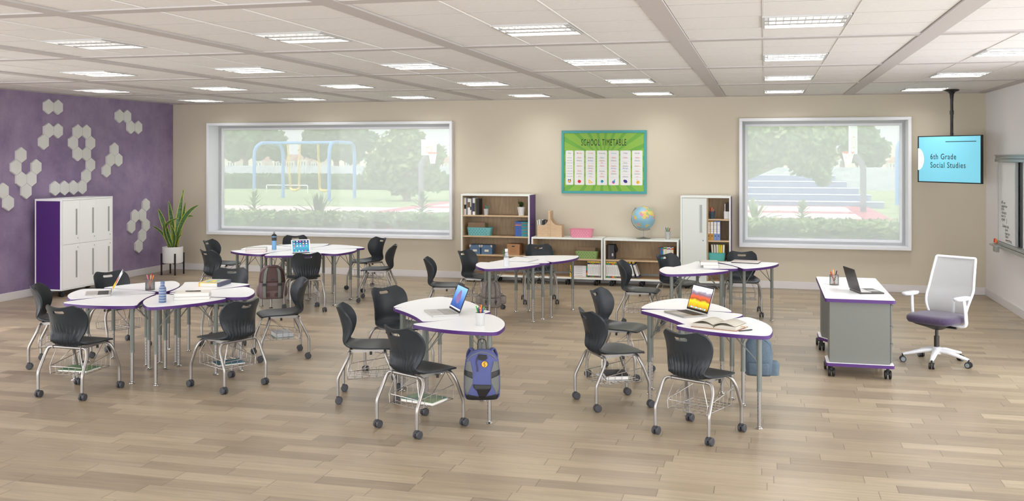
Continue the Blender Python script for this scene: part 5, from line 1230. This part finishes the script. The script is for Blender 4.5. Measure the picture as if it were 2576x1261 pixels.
def open_book(label, x, y, z, deg, w_, d_, th, cover, page, curl=1.0, notes=False):
    t = thing('open_book', label, 'book', (x, y, z), math.radians(deg)); n = 16
    if cover: MB().box(-w_-.008, w_+.008, -d_/2-.008, d_/2+.008, 0, .004).build('cover', cover, t, smooth=False)
    for s in (-1, 1):
        V = []; 
        for i in range(n+1):
            u = i/n; zz = .004+th*(.25+.75*math.sin(min(1, u*2.2+.15)*math.pi/2))*(1-.25*max(0, u-.4)) ; zz = zz if i else .004+th*.12
            for yy in (-d_/2, d_/2): V += [(s*u*w_, yy, .004), (s*u*w_, yy, zz)]
        Fs = []
        for i in range(n):
            a = i*4; b = a+4; q = [(a+1, b+1, b+3, a+3), (a, a+1, b+1, b), (a+2, b+2, b+3, a+3)]; Fs += q
        Fs.append((n*4, n*4+1, n*4+3, n*4+2)); MB().add(V, Fs).build('page_block', page, t, angle=60)
    if curl > 0:
        for s, k in ((1, 1.0), (-1, .85)):
            V = []
            for i in range(n+1):
                u = i/n; zz = .004+th*.9+.05*curl*k*math.sin(u*math.pi)*(.5 if s > 0 else .65)*(1-u*.2)
                for yy in (-d_/2, d_/2): V.append((s*u*w_*.96, yy+.004*s, max(zz, .004+th*.95)))
            o = MB().add(V, [(i*2, i*2+1, i*2+3, i*2+2) for i in range(n)]).build('lifted_page', page, t, angle=80); md = o.modifiers.new('s', 'SOLIDIFY'); md.thickness = .0015
    if notes:
        k = MB()
        for q, (a, b) in enumerate(((.04,.05),(.02,.03),(-.02,.04))): k.mt(q).box(w_-.01, w_+.022, a, a+.02, .010+q*.008, .0112+q*.008)
        k.build('sticky_notes', [mat('note green', (150,200,140), .6), mat('note pink', (220,130,160), .6), mat('note orange', (230,160,110), .6)], t, smooth=False)
open_book('thick open book with a brown cover and sticky notes on the right front desks', -.355, 8.125, ZT, -20, .185, .235, .032, mat('leather brown', (150,100,66), .6), mat('page cream', (192,186,174), .8), 1.0, True)
pen_on('black pen beside the thick open book', -.15, 7.99, ZT, 40)
open_book('open white notebook lying flat on the back middle desks', -3.10, 12.63, ZT, -12, .165, .30, .010, mat('notebook grey', (150,150,150), .5), mat('page white', (222,222,222), .7), 0)

# books in the chair racks, laid on the wires
def rack_book(ch, label, c1, w_, d_, h_, deg, dx=0, dy=0, dz=.0, c2=None, noise=True, pages=PAGE):
    x, y, a = ch; a = math.radians(a); X = x+dx*math.cos(a)-dy*math.sin(a); Y = y+dx*math.sin(a)+dy*math.cos(a)
    flat_book(label, X, Y, .207+dz, w_, d_, h_, math.degrees(a)+deg, c1, c2)
pic = mat('cover picture green', (30,96,76), .4, c2=(120,150,90), nscale=14); pic2 = mat('cover picture leaf', (30,104,60), .4, c2=(50,90,140), nscale=16); pic3 = mat('cover picture busy', (50,120,130), .4, c2=(170,180,130), nscale=22)
rack_book((-5.94,7.61,358), 'picture book with a green and orange cover in the front left chair rack', WB, .29, .21, .016, 4, .0, .0, 0, pic)
rack_book((-4.79,8.18,68), 'picture book with a green jungle cover in the rack of the chair turned away', WB, .25, .20, .014, -20, .0, .0, 0, pic2)
rack_book((-2.61,7.31,332), 'colourful comic-like picture book in the rack of the chair by the blue backpack', WB, .30, .22, .022, 12, .03, .02, 0, pic3)
rack_book((-4.95,9.52,127), 'teal flat book under the silver box in the side-view chair rack', GB_, .27, .20, .012, 0, .0, .0, 0, pic3)
rack_book((-4.95,9.52,127), 'silver box-like binder on top of the flat teal book', mat('binder silver', (196,198,204), .3, metal=.3), .24, .18, .045, 6, .0, .0, .0125)
rack_book((-1.27,8.42,303), 'small white and blue book under the black hardback in the chair rack', WB, .24, .17, .020, 0, -.02, .0, 0, mat('cover pale blue', (190,204,220), .5))
rack_book((-1.27,8.42,303), 'black hardback book on the chair rack', B['black'], .26, .20, .035, -14, .02, .02, .0205)

# ------------------------------------------------------------------ backpacks hanging from the desks
def facing(x, y): return math.atan2(-y, -x)+math.pi/2      # local -y turned towards the camera
def backpack(label, px, y0, y1, wpx, zc, mats_, style, turn=0.0, hookz=.70):
    top, bot = EYE-(y0-HY)*zc/F, EYE-(y1-HY)*zc/F; X, Y, _ = cm(px, 500, zc); H = top-bot; W = wpx*zc/F/2
    t = thing('backpack', label, 'backpack', (X, Y, bot), facing(X, Y)+turn); body, acc, strap = mats_; D = .085
    secs = [(0,0,0,W*.86,D*.75,3.2),(.02,0,0,W*.97,D*.95,3.4),(H*.25,0,-.004,W,D*1.12,3.2),(H*.55,0,0,W*.99,D*1.05,3),(H*.80,0,.004,W*.90,D*.92,2.8),(H*.92,0,.008,W*.70,D*.75,2.5),(H*.985,0,.010,W*.42,D*.5,2.2),(H,0,.010,W*.2,D*.3,2)]
    MB().loft(secs, 36).build('bag_body', body, t, angle=70)
    MB().tube(bend([(-.035,.04,H-.02),(-.030,.04,H+.075),(.030,.04,H+.075),(.035,.04,H-.02)], .035), .006, 8, flat=.6).build('carry_loop', strap, t)
    def front(z): # front surface depth
        for a, b in zip(secs, secs[1:]):
            if a[0] <= z <= b[0]: k = (z-a[0])/(b[0]-a[0]); return -(a[4]+(b[4]-a[4])*k)+(a[2]+(b[2]-a[2])*k)
        return -.05
    def wd(z):
        for a, b in zip(secs, secs[1:]):
            if a[0] <= z <= b[0]: k = (z-a[0])/(b[0]-a[0]); return a[3]+(b[3]-a[3])*k
        return .05
    def patch(pts, m, name, off=.002, th=.004):    # patch hugging the front; pts in (u in -1..1, v in 0..1)
        n = 10; P = []; 
        for i in range(len(pts)):
            a, b = Vector(pts[i]), Vector(pts[(i+1) % len(pts)])
            for k in range(n): P.append(a+(b-a)*(k/n))
        # fan grid from the centroid, projected onto the superellipse front
        c = sum(P, Vector((0,0)))/len(P); V = []; R = 5
        def pos(u, v):
            z = v*H; w_ = wd(z); e = 3.0; d = front(z); cx_ = min(.995, abs(u)); return (u*w_, (d)*(1-cx_**e)**(1/e)-off, z)
        V.append(pos(*c))
        for r in range(1, R+1):
            for p in P: q = c+(p-c)*(r/R); V.append(pos(*q))
        N_ = len(P); Fs = [(0, 1+k, 1+(k+1) % N_) for k in range(N_)]
        for r in range(R-1): Fs += [(1+r*N_+k, 1+(r+1)*N_+k, 1+(r+1)*N_+(k+1) % N_, 1+r*N_+(k+1) % N_) for k in range(N_)]
        o = MB().add(V, Fs).build(name, m, t, angle=80); md = o.modifiers.new('s', 'SOLIDIFY'); md.thickness = th; md.offset = 0; return o
    K = BLACK
    if style == 'sport':
        G = mat('bag panel grey', (104,106,104), .8)
        for s in (-1, 1):
            MB().tube(bend([(s*.060,.055,H*.93),(s*.090,.09,H*1.0),(s*.115,.12,H*.85),(s*.105,.10,H*.35)], .05), .018, 8, flat=.45).build('shoulder_strap', acc, t)
            patch([(s*.93,.78),(s*.70,.80),(s*.50,.58),(s*.50,.36),(s*.82,.10),(s*.93,.20)], G, 'side_panel'); patch([(s*.97,.62),(s*.52,.58),(s*.52,.46),(s*.97,.52)], K, 'side_patch', .006)
        patch([(-.93,.13),(-.4,.08),(.4,.08),(.93,.13),(.86,.015),(-.86,.015)], K, 'bottom_panel', .004); patch([(-.48,.34),(.48,.33),(.50,.27),(.18,.07),(-.14,.07),(-.28,.22),(-.46,.28)], K, 'front_mesh_pocket', .005)
        patch([(-.30,.93),(.38,.92),(.36,.86),(.12,.82),(-.16,.83),(-.32,.88)], K, 'top_pocket', .006, .008)
        d = MB(); z = H*.745; y = front(z); d.at((.02-.0, y-.006, z), rx=math.pi/2).lathe([(.023,0),(.023,.004),(.0001,.004)], 20); d.build('round_badge', mat('badge orange', (226,166,56), .5), t)
        e = MB(); e.tube([(.024,y-.012,z+.017),(.014,y-.012,z+.005),(.025,y-.012,z-.006),(.016,y-.012,z-.018)], .0022, 6); e.at((.02, y-.0075, z), rx=math.pi/2).torus((0,0,0), .023, .002, 20, 6); e.build('badge_mark', K, t)
        MB().tube([(-.035,front(H*.88)-.008,H*.88),(-.045,front(H*.78)-.010,H*.78),(-.036,front(H*.68)-.008,H*.68),(-.034,front(H*.60)-.008,H*.60)], .004, 6).build('zip_cord', K, t)
        MB().tube([(u*wd(v*H)*.985, front(v*H)*(1-abs(u)**3)**(1/3)*.9-.004, v*H) for u, v in ((-.90,.80),(-.86,.86),(-.72,.915),(-.40,.955),(0,.968),(.40,.955),(.72,.915),(.88,.86),(.96,.75),(.985,.5),(.985,.25))], .005, 6).build('zip_line', G, t)
    if style == 'roll':
        FL = mat('bag brown dark', (78,56,56), .55); S = strap
        patch([(-.92,.50),(.92,.50),(.95,.70),(.86,.88),(.5,.96),(-.5,.96),(-.86,.88),(-.95,.70)], FL, 'top_flap', .012, .008); patch([(-.60,.40),(.62,.40),(.64,.27),(-.62,.27)], FL, 'pocket_flap', .010, .006)
        for a, b in ((-.50,-.20),(.20,.50)): patch([(a,.16),(a+.05,.19),(b,.19),(b,.08),(a,.08)], FL, 'corner_patch', .006)
        for s in (-1, 1):
            u = s*.50+(.06 if s > 0 else -.06); patch([(u-.13,.0+.01),(u+.11,.01),(u+.11,.50),(u-.10,.50)], S, 'strap', .020, .004); patch([(u-.11,.46),(u+.11,.46),(u+.15,.93),(u-.08,.93)], S, 'strap', .024, .004)
            patch([(u-.15,.41),(u+.15,.41),(u+.15,.48),(u-.15,.48)], K, 'buckle', .032, .012)
        patch([(-.10,.575),(.16,.575),(.16,.61),(-.10,.61)], mat('tag dark', (60,50,56), .6), 'name_tag', .022)
        for s in (-1, 1): MB().sphere((s*W*1.0, .01, H*.22), .05, 14, 10, (.6,.9,1.6)).build('side_pocket', body, t)
    if style == 'tweed':
        patch([(-.90,.38),(.90,.38),(.92,.90),(.80,.975),(-.80,.975),(-.92,.90)], body, 'top_flap', .014, .008); patch([(-.80,.02),(.80,.02),(.80,.34),(-.80,.34)], body, 'front_pocket', .012, .016)
        for s in (-1, 1):
            patch([(s*.50-.05,.14),(s*.50+.05,.14),(s*.50+.05,.94),(s*.50-.05,.94)], strap, 'strap', .026, .004); patch([(s*.50-.09,.22),(s*.50+.09,.22),(s*.50+.09,.30),(s*.50-.09,.30)], K, 'buckle', .034, .008)
            MB().loft([(H*.12,s*W*1.12,.01,.040,.045,3),(H*.18,s*W*1.14,.01,.05,.055,3),(H*.38,s*W*1.14,.01,.052,.055,3),(H*.41,s*W*1.14,.01,.040,.05,3)], 20).build('side_pocket', body, t, angle=70)
            MB().tube([(s*W*1.05,.0,H*.50),(s*W*1.3,-.01,H*.40),(s*W*1.36,-.02,H*.28)], .008, 6, flat=.5).build('loose_strap', strap, t)
    if style == 'plain':
        patch([(-.72,.05),(.72,.05),(.72,.36),(-.72,.36)], body, 'front_pocket', .014, .012)
        MB().tube([(u*wd(v*H)*.97, front(v*H)*.97*(1-min(.97,abs(u))**3)**(1/3)-.003, v*H) for u, v in ((-.95,.55),(-.93,.8),(-.7,.91),(0,.965),(.7,.91),(.93,.8),(.95,.55))], .0035, 6).build('zip_line', strap, t)
        MB().loft([(H*.02,W*1.0,.01,.05,.06,3),(H*.30,W*1.02,.01,.055,.06,3),(H*.36,W*1.0,.01,.04,.05,3)], 20).build('side_pocket', body, t, angle=70)
    hk = MB().tube(bend([(0,.04,H+.052),(0,.04,H+.075),(0,.05,hookz-bot-.004)], .01), .004, 6); hk.build('hook', SILV, t)
    return t
backpack('purple-blue and grey backpack hanging from the middle front desks', 1212.5, 880, 1002, 92, 7.72, (mat('bag violet blue', (80,86,134), .85, bump=.3, bscale=500), mat('bag violet', (80,86,134), .8), BLACK), 'sport')
backpack('brown backpack with grey straps hanging from the back left desks', 684.5, 667, 751, 66, 13.75, (mat('bag mauve brown', (112,92,96), .5), None, mat('strap grey green', (112,118,112), .8)), 'roll')
backpack('grey tweed backpack hanging from the back middle desks', 1235.0, 704, 773, 50, 12.25, (mat('tweed', (100,94,90), .95, c2=(130,122,116), nscale=70, bump=.4, bscale=300), None, mat('strap dark grey', (76,72,70), .8)), 'tweed')
backpack('light blue denim backpack hanging behind the right front desks', 1908, 845, 943, 70, 8.55, (mat('denim light', (90,105,118), .9, noise=.12, nscale=80, bump=.3, bscale=400), None, mat('denim seam', (78,102,124), .9)), 'plain')

# ------------------------------------------------------------------ outdoors, seen through panes with a haze veil mixed in
GRASS = mat('lawn grass', (146,164,112), .9, c2=(172,186,136), nscale=3.0)
struct(MB().box(-120, 90, YB+.40, 200, -.25, -.02).build('ground', GRASS, smooth=False), 'lawn beyond the windows')
CT = mat('court cream', (226,214,206), .8); CR = mat('court rose', (206,126,136), .8)
t = thing('sports_court', 'rose-bordered cream sports court on the lawn', 'court', (-5, 38, 0))
MB().box(-9, 9, -5.2, 4.35, -.02, .06).build('border', CR, t, smooth=False)
MB().box(-8.2, 6.9, -4.2, -1.2, .055, .065).build('surface', CT, t, smooth=False); MB().box(-8.2, 8.1, .2, 3.7, .055, .065).build('surface', CT, t, smooth=False); MB().box(6.9, 8.1, -4.2, -1.2, .055, .064).build('surface', CT, t, smooth=False)
tag(MB().box(-60, -14.2, 33.5, 37.5, -.02, .03).build('path', mat('path pale', (226,206,200), .9), smooth=False), 'pale path left of the court', 'path', None, 'structure')
STN = mat('wall stone', (176,182,192), .9, c2=(206,210,216), nscale=1.2, stretch=(1,1,4), bump=.3, bscale=6)
struct(MB().box(-110, 60, 64, 64.6, -.02, 1.40).build('garden_wall', STN, smooth=False), 'pale stone wall beyond the lawn')
def leafcloud(centres, n, size, rad, seed, flat=1.0):
    r = random.Random(seed); m = MB(); V = []; Fs = []
    for k in range(n):
        c, rr = centres[k % len(centres)], rad[k % len(rad)] if isinstance(rad, list) else rad
        d_ = Vector((r.gauss(0,1), r.gauss(0,1), r.gauss(0,1))).normalized(); p = d_*min(1.35, abs(r.gauss(.78, .26)))
        p = Vector(c)+Vector((p.x*rr, p.y*rr, p.z*rr*flat)); a = Vector((r.gauss(0,1), r.gauss(0,1), r.gauss(0,1))).normalized(); b = a.orthogonal().normalized()*size*r.uniform(.6,1.2); a = a*size*r.uniform(.8,1.4)
        o = len(V); V += [p-b*.5, p+a*.5, p+b*.5, p-a*.5]; Fs.append((o, o+1, o+2, o+3))
    m.v = [tuple(v) for v in V]; m.f = Fs; m.m = [0]*len(Fs); return m
LF = {n: mat('foliage '+n, c, .8, c2=c2, nscale=2.5) for n, c, c2 in (('deep', (62,88,50), (104,130,84)), ('olive', (78,100,56), (150,164,112)), ('near', (92,128,62), (190,206,142)), ('far', (72,94,58), (124,142,102)))}
def hedge(label, x0, x1, y0, y1, z, n, size, lf, seed):
    t = thing('hedge', label, 'hedge', ((x0+x1)/2, (y0+y1)/2, 0)); r = random.Random(seed); W, D = (x1-x0)/2, (y1-y0)/2
    MB().box(-W, W, -D, D, -.02, z-.04).build('twigs', lf, t, smooth=False)
    V = []; Fs = []
    for k in range(n):
        if r.random() < .45: p = Vector((r.uniform(-W,W), r.uniform(-D,D), z+r.uniform(-.06,.05)*z))
        else: p = Vector((r.uniform(-W,W), -D-r.uniform(-.02,.06), r.uniform(.0,z)))
        a = Vector((r.gauss(0,1), r.gauss(0,1), r.gauss(0,1))).normalized(); b = a.orthogonal().normalized()*size*.5; a = a*size
        o = len(V); V += [p-b, p+a, p+b, p-a]; Fs.append((o, o+1, o+2, o+3))
    m = MB(); m.v = [tuple(v) for v in V]; m.f = Fs; m.m = [0]*len(Fs); o = m.build('foliage', lf, t, smooth=False); o['kind'] = 'stuff'
hedge('low clipped hedge just outside the long window', -13.5, -5.6, 18.1, 19.3, .91, 9000, .055, LF['near'], 1)
hedge('low clipped hedge just outside the square window', -1.6, 4.4, 18.1, 19.3, .91, 7500, .055, LF['near'], 2)
hedge('dark hedge along the far edge of the lawn', -75, -2, 58, 59.5, .86, 9000, .16, LF['deep'], 3)
hedge('dark hedge right of the bleachers', 6.5, 24, 50, 51.5, .95, 4000, .14, LF['deep'], 4)
def tree(label, x, y, trunk_h, tr, blobs, n, size, lf, seed, lean=(0,0), extra=None):
    t = thing('tree', label, 'tree', (x, y, -.02)); BK_ = mat('bark', (128,118,108), .9, noise=.2, nscale=6)
    m = MB(); c0 = Vector(blobs[0][0]); m.tube([(0,0,0),(lean[0]*.3,lean[1]*.3,trunk_h*.5),(lean[0],lean[1],trunk_h)], [tr*1.25,tr,tr*.8], 10)
    for (c, rr) in blobs[:6]: m.tube([(lean[0],lean[1],trunk_h*.95), Vector((lean[0],lean[1],trunk_h)).lerp(Vector(c), .5)+Vector((0,0,-.1)), c], [tr*.5, tr*.3, tr*.1], 6)
    m.build('trunk', BK_, t); o = leafcloud([b[0] for b in blobs], n, size, [b[1] for b in blobs], seed).build('crown', lf, t, smooth=False)
def tree_px(label, gx, gy, zc, blobs_px, tr, n, size, lf, seed):
    x, y, _ = cm(gx, gy, zc); B_ = []
    for (px, py, rpx) in blobs_px: X, Y, Z = cm(px, py, zc); B_.append(((X-x, Y-y, Z+.02), rpx*zc/F))
    tree(label, x, y, (sum(b[0][2] for b in B_)/len(B_))*.62, tr, B_, n, size, lf, seed)
tree_px('dark rounded tree behind the left arch of the swing set', 618, 470, 74, [(610,352,26),(640,340,28),(670,345,26),(695,360,22),(590,380,20),(650,375,22),(700,385,16),(575,350,22)], .22, 6500, .44, LF['far'], 5)
tree_px('dark wide tree behind the right end of the swing set', 846, 470, 74, [(790,345,24),(820,335,28),(860,340,28),(900,345,26),(930,355,18),(800,375,22),(850,370,24),(890,385,22),(775,375,14)], .24, 7500, .44, LF['far'], 6)
tree_px('pale leafy tree on the lawn beside the basketball post', 1023, 503, 46.6, [(985,370,30),(1030,350,28),(960,410,32),(1010,420,36),(1060,410,34),(1085,450,26),(940,440,18),(1000,460,24),(1040,460,24),(1095,390,20),(1000,340,14)], .16, 9000, .27, LF['olive'], 7)
tree_px('tree with overhanging branches at the left of the square window', 1835, 545, 28, [(1890,345,34),(1940,335,36),(1990,350,36),(2035,345,34),(2068,360,28),(1900,390,30),(1960,385,26),(2020,405,30),(2060,425,24),(2100,340,20),(2078,398,20),(2070,448,14),(1880,430,12)], .20, 11000, .19, LF['olive'], 8)
tree_px('dark tree behind the basketball backboard', 2119, 440, 69, [(2140,345,28),(2175,335,26),(2190,365,28),(2215,375,20),(2160,385,24),(2200,400,18),(2130,380,16)], .2, 5000, .40, LF['far'], 9)
# low hills and houses far away
hl = MB(); n = 60
V = [(-170+300*i/n, 150, -.5) for i in range(n+1)]+[(-170+300*i/n, 175, 2.9+1.0*math.sin(i*.7)+.7*math.sin(i*1.9)) for i in range(n+1)]
hl.add(V, [(i, i+1, n+2+i, n+1+i) for i in range(n)]); struct(hl.build('hillside', mat('hill dry', (206,190,170), .95, c2=(176,176,150), nscale=.5)), 'dry hillside on the horizon')
rh = random.Random(11); WH = mat('house wall', (222,214,208), .9); RF = mat('house roof', (196,160,144), .9); WN = mat('house window', (120,130,140), .5)
for k, px in enumerate((596, 660, 712, 742, 772, 803, 885, 1122, 2105, 2170, 2207, 2245)):
    X, Y, _ = cm(px, 400, 135); w_, h_ = rh.uniform(.55, .75), rh.uniform(1.2, 1.8)
    t = thing('house', 'tiny pale house on the horizon, %s from the left' % ['first','second','third','fourth','fifth','sixth','seventh','eighth','ninth','tenth','eleventh','twelfth'][k], 'house', (X, Y, -.02), 0, 'pale houses on the horizon')
    MB().box(-w_, w_, -1.5, 1.5, 0, h_).build('wall', WH, t, smooth=False); MB().prismY([(-w_*1.05, h_), (w_*1.05, h_), (0, h_+.8)], -1.6, 1.6).build('roof', RF, t, smooth=False)
    wn = MB(); [wn.box(q*w_-.1, q*w_+.1, -1.52, -1.49, h_*.5, h_*.8) for q in (-.6, 0, .6)]; wn.build('window', WN, t, smooth=False)
# swing set
def swings():
    t = thing('swing_set', 'light blue swing set with two arches on the lawn', 'swing set', (0, 0, 0)); BL = mat('swing blue', (104,156,216), .5); zt = 2.78
    g = [cm(639.7, 499.5, 49), cm(712, 497, 50.2), cm(828, 505, 46.6), cm(891.7, 498, 49.7)]
    for a, b in ((g[0], g[1]), (g[2], g[3])):
        A_2, B_2 = Vector((a[0], a[1], -.02)), Vector((b[0], b[1], -.02)); u = Vector((0,0,1)); pts = bend([A_2, A_2+u*zt, B_2+u*zt, B_2], .65, 10); MB().tube(pts, .085, 10).build('arch', BL, t)
    m0 = (Vector(g[0])*.42+Vector(g[1])*.58); m1 = (Vector(g[2])*.62+Vector(g[3])*.38); m0.z = m1.z = zt-.02; MB().cyl(m0, m1, .075, 10).build('top_bar', BL, t)
    YL = mat('chain yellow', (232,196,80), .5); d = (m1-m0)
    for n_, (pa, pb, sa, sb) in enumerate(((709,743,717,741),(793,826,798,824))):
        for q, (pt, ps) in enumerate(((pa, sa), (pb, sb))):
            P = m0+d*((pt-662)/(850-662)); S = m0+d*((ps-662)/(850-662)); S.z = EYE-(474-HY)*48.3/F; c = MB(); L = (P-S).length; n = int(L/.125)
            for i in range(n+1):
                p = P.lerp(S, i/n); c.at(p, rz=(0 if i % 2 else 1.2), rx=math.pi/2).torus((0,0,0), .075, .019, 10, 5, (.62, 1, 1))
            c.build('chain', YL, t)
        s = MB(); a = m0+d*((sa-662)/188); b = m0+d*((sb-662)/188); a.z = b.z = EYE-(475-HY)*48.3/F; mid = (a+b)/2-Vector((0,0,.09)); s.tube([a, a.lerp(mid,.6)-Vector((0,0,.04)), mid, b.lerp(mid,.6)-Vector((0,0,.04)), b], [.05,.09,.11,.09,.05], 8, flat=.7); s.build('seat', YL, t)
swings()
t = thing('swing_set', 'blue curved swing post at the right edge of the square window', 'swing set', (0, 0, 0)); a_, b_ = cm(2257, 515, 42.9), cm(2335, 512, 44); A_2, B_2 = Vector((a_[0], a_[1], -.02)), Vector((b_[0], b_[1], -.02)); up_ = Vector((0, 0, 2.82)); MB().tube(bend([A_2, A_2+up_, B_2+up_, B_2], .55, 10), .085, 10).build('arch', MATS['swing blue'], t)
def goal():
    x, y, _ = cm(722, 480, 57); t = thing('goal_frame', 'thin white goal frame in front of the far hedge', 'goal', (x, y, 0)); MB().tube(bend([(-1.3,0,-.02),(-1.3,0,.42),(1.3,0,.42),(1.3,0,-.02)], .08), .03, 6).build('frame', WHITE, t)
goal()
def hoop(label, gx, gy, zc, bend_y, top_px, board, ring_px, netb, yaw):
    X, Y, _ = cm(gx, gy, zc); t = thing('basketball_hoop', label, 'basketball hoop', (X, Y, 0)); m = mat('post grey', (120,124,136), .6)
    z = lambda py: EYE-(py-HY)*zc/F; xx = lambda px: (px-gx)*zc/F
    R = Matrix.Rotation(TH, 3, 'Z'); q = lambda px, py, dy=0: R @ Vector((xx(px), dy, z(py)))
    MB().tube(bend([R @ Vector((0,0,-.02)), q(gx, bend_y), q(*top_px)], .15), .11, 8).build('post', m, t)
    bw, (bx, b0, b1) = board[0], board[1:]; c = q(bx, (b0+b1)/2); h = (z(b0)-z(b1))
    b = MB(); b.at(c, rz=yaw); b.mt(0).box(-bw/2, bw/2, -.03, .03, -h/2, h/2); b.mt(1); s = min(.2*bw, .2*h); b.box(-s, s, -.034, -.03, -h*.32, -h*.32+.03); b.box(-s, s, -.034, -.03, -h*.02, -h*.02+.03); b.box(-s, -s+.02, -.034, -.03, -h*.32, 0); b.box(s-.02, s, -.034, -.03, -h*.32, 0); b.build('backboard', [mat('board outside', (232,236,240), .5), mat('board line', (232,180,80), .6)], t, smooth=False)
    rc = q(*ring_px[:2], -.1); r = ring_px[2]*zc/F; MB().at(rc).torus((0,0,0), r, .03, 16, 6).build('ring', mat('ring red', (222,90,90), .5), t)
    nb = MB(); zb2 = z(netb)-rc.z; nb.at(rc)
    for k in range(12):
        a = 2*math.pi*k/12
        for s in (.5, -.5): nb.tube([(r*math.cos(a), r*math.sin(a), 0), (r*.75*math.cos(a+s*.6), r*.75*math.sin(a+s*.6), zb2*.5), (r*.5*math.cos(a+s*1.1), r*.5*math.sin(a+s*1.1), zb2)], .018, 4)
    nb.build('net', mat('net white', (240,240,240), .8), t)
hoop('basketball hoop seen face-on beside the pale tree', 1059, 523, 40, 412, (1072, 394), (.62, 1079, 351, 391), (1089, 385, 9.5), 412, .35)
hoop('tall basketball hoop at the right end of the court, seen through the square window', 2171.5, 537, 36.3, 418, (2152, 391), (1.05, 2146, 300, 388), (2131, 384, 13), 414, 1.25)
def bleachers():
    t = thing('bleachers', 'pale blue-grey stepped bleachers beyond the court', 'bleachers', (0, 0, 0)); m = mat('bleacher blue grey', (128,140,170), .8)
    xr, yr, _ = cm(2224, 524, 40); 
    for k in range(5): MB().box(-12, xr-.42*k-.0, yr+.75*k, yr+.75*(k+1)+.05, -.02, .255*(k+1)).build('step', m, t, smooth=False, bev=.015); MB().box(-12, xr-.42*k+.01, yr+.75*k-.012, yr+.75*k+.10, .255*(k+1)-.035, .255*(k+1)+.004).build('painted_sunlit_edge', mat('nosing white', (226,230,238), .6), t, smooth=False)  # white strips painted as the sunlit top edges of the steps
bleachers()
def dracaena(label, px, py_top, py_base, zc, n, spread, lf, seed, rosette=False):
    X, Y, Z = cm(px, py_base, zc); H = (py_base-py_top)*zc/F; t = thing('garden_plant', label, 'plant', (X, Y, -.02)); r = random.Random(seed)
    MB().tube([(0,0,0),(0,0,Z+(0 if rosette else H*.75))], .022, 6).build('stem', mat('stem pale', (140,150,110), .8), t); m = MB()
    for k in range(n):
        a = k*2.4+r.random(); f = k/n; z0 = Z+.02+(0 if rosette else H*.75*f); L = (H*1.05 if rosette else H*(.42+.1*r.random()))*(1 if rosette else 1.1-.35*f); el = (.35+.9*f) if not rosette else (.35+1.1*r.random()); w_ = .035 if not rosette else .032
        d = Vector((math.cos(a)*math.cos(el), math.sin(a)*math.cos(el), math.sin(el))); s = Vector((-math.sin(a), math.cos(a), 0)); rows = []
        for i in range(7):
            u = i/6; p = Vector((0,0,z0))+d*L*u*spread-Vector((0,0,.35*L*u*u*(1-math.sin(el)*.5))); ww = w_*math.sin(math.pi*(.12+.88*u))*1.0+.002; rows += [p-s*ww, p+Vector((0,0,-.01)), p+s*ww]
        m.add(rows, [(i*3+j, i*3+j+1, (i+1)*3+j+1, (i+1)*3+j) for i in range(6) for j in range(2)])
    m.build('leaves', lf, t, angle=80)
dracaena('spiky upright plant behind the hedge at the left of the long window', 640, 470, 545, 21.6, 26, 1.0, LF['near'], 1); dracaena('wide arching plant behind the hedge, middle of the long window', 800, 512, 548, 21.4, 22, 1.9, LF['deep'], 2, True)
dracaena('spiky upright plant behind the hedge at the right of the long window', 1062, 474, 548, 20.8, 26, 1.0, LF['olive'], 3); dracaena('wide arching plant at the left of the square window', 1897, 512, 562, 19.8, 20, 1.5, LF['near'], 4, True); dracaena('spiky upright plant behind the hedge of the square window', 2018, 498, 562, 19.9, 24, 1.0, LF['near'], 5)
t = leafcloud([(0,0,0)], 500, .05, [.28], 12, .7).build('shrub_in_bloom', mat('foliage rust', (190,110,90), .8), smooth=False); t.location = (-6.9, 17.62, .55); tag(t, 'small rust-red flowering shrub in front of the hedge', 'shrub')
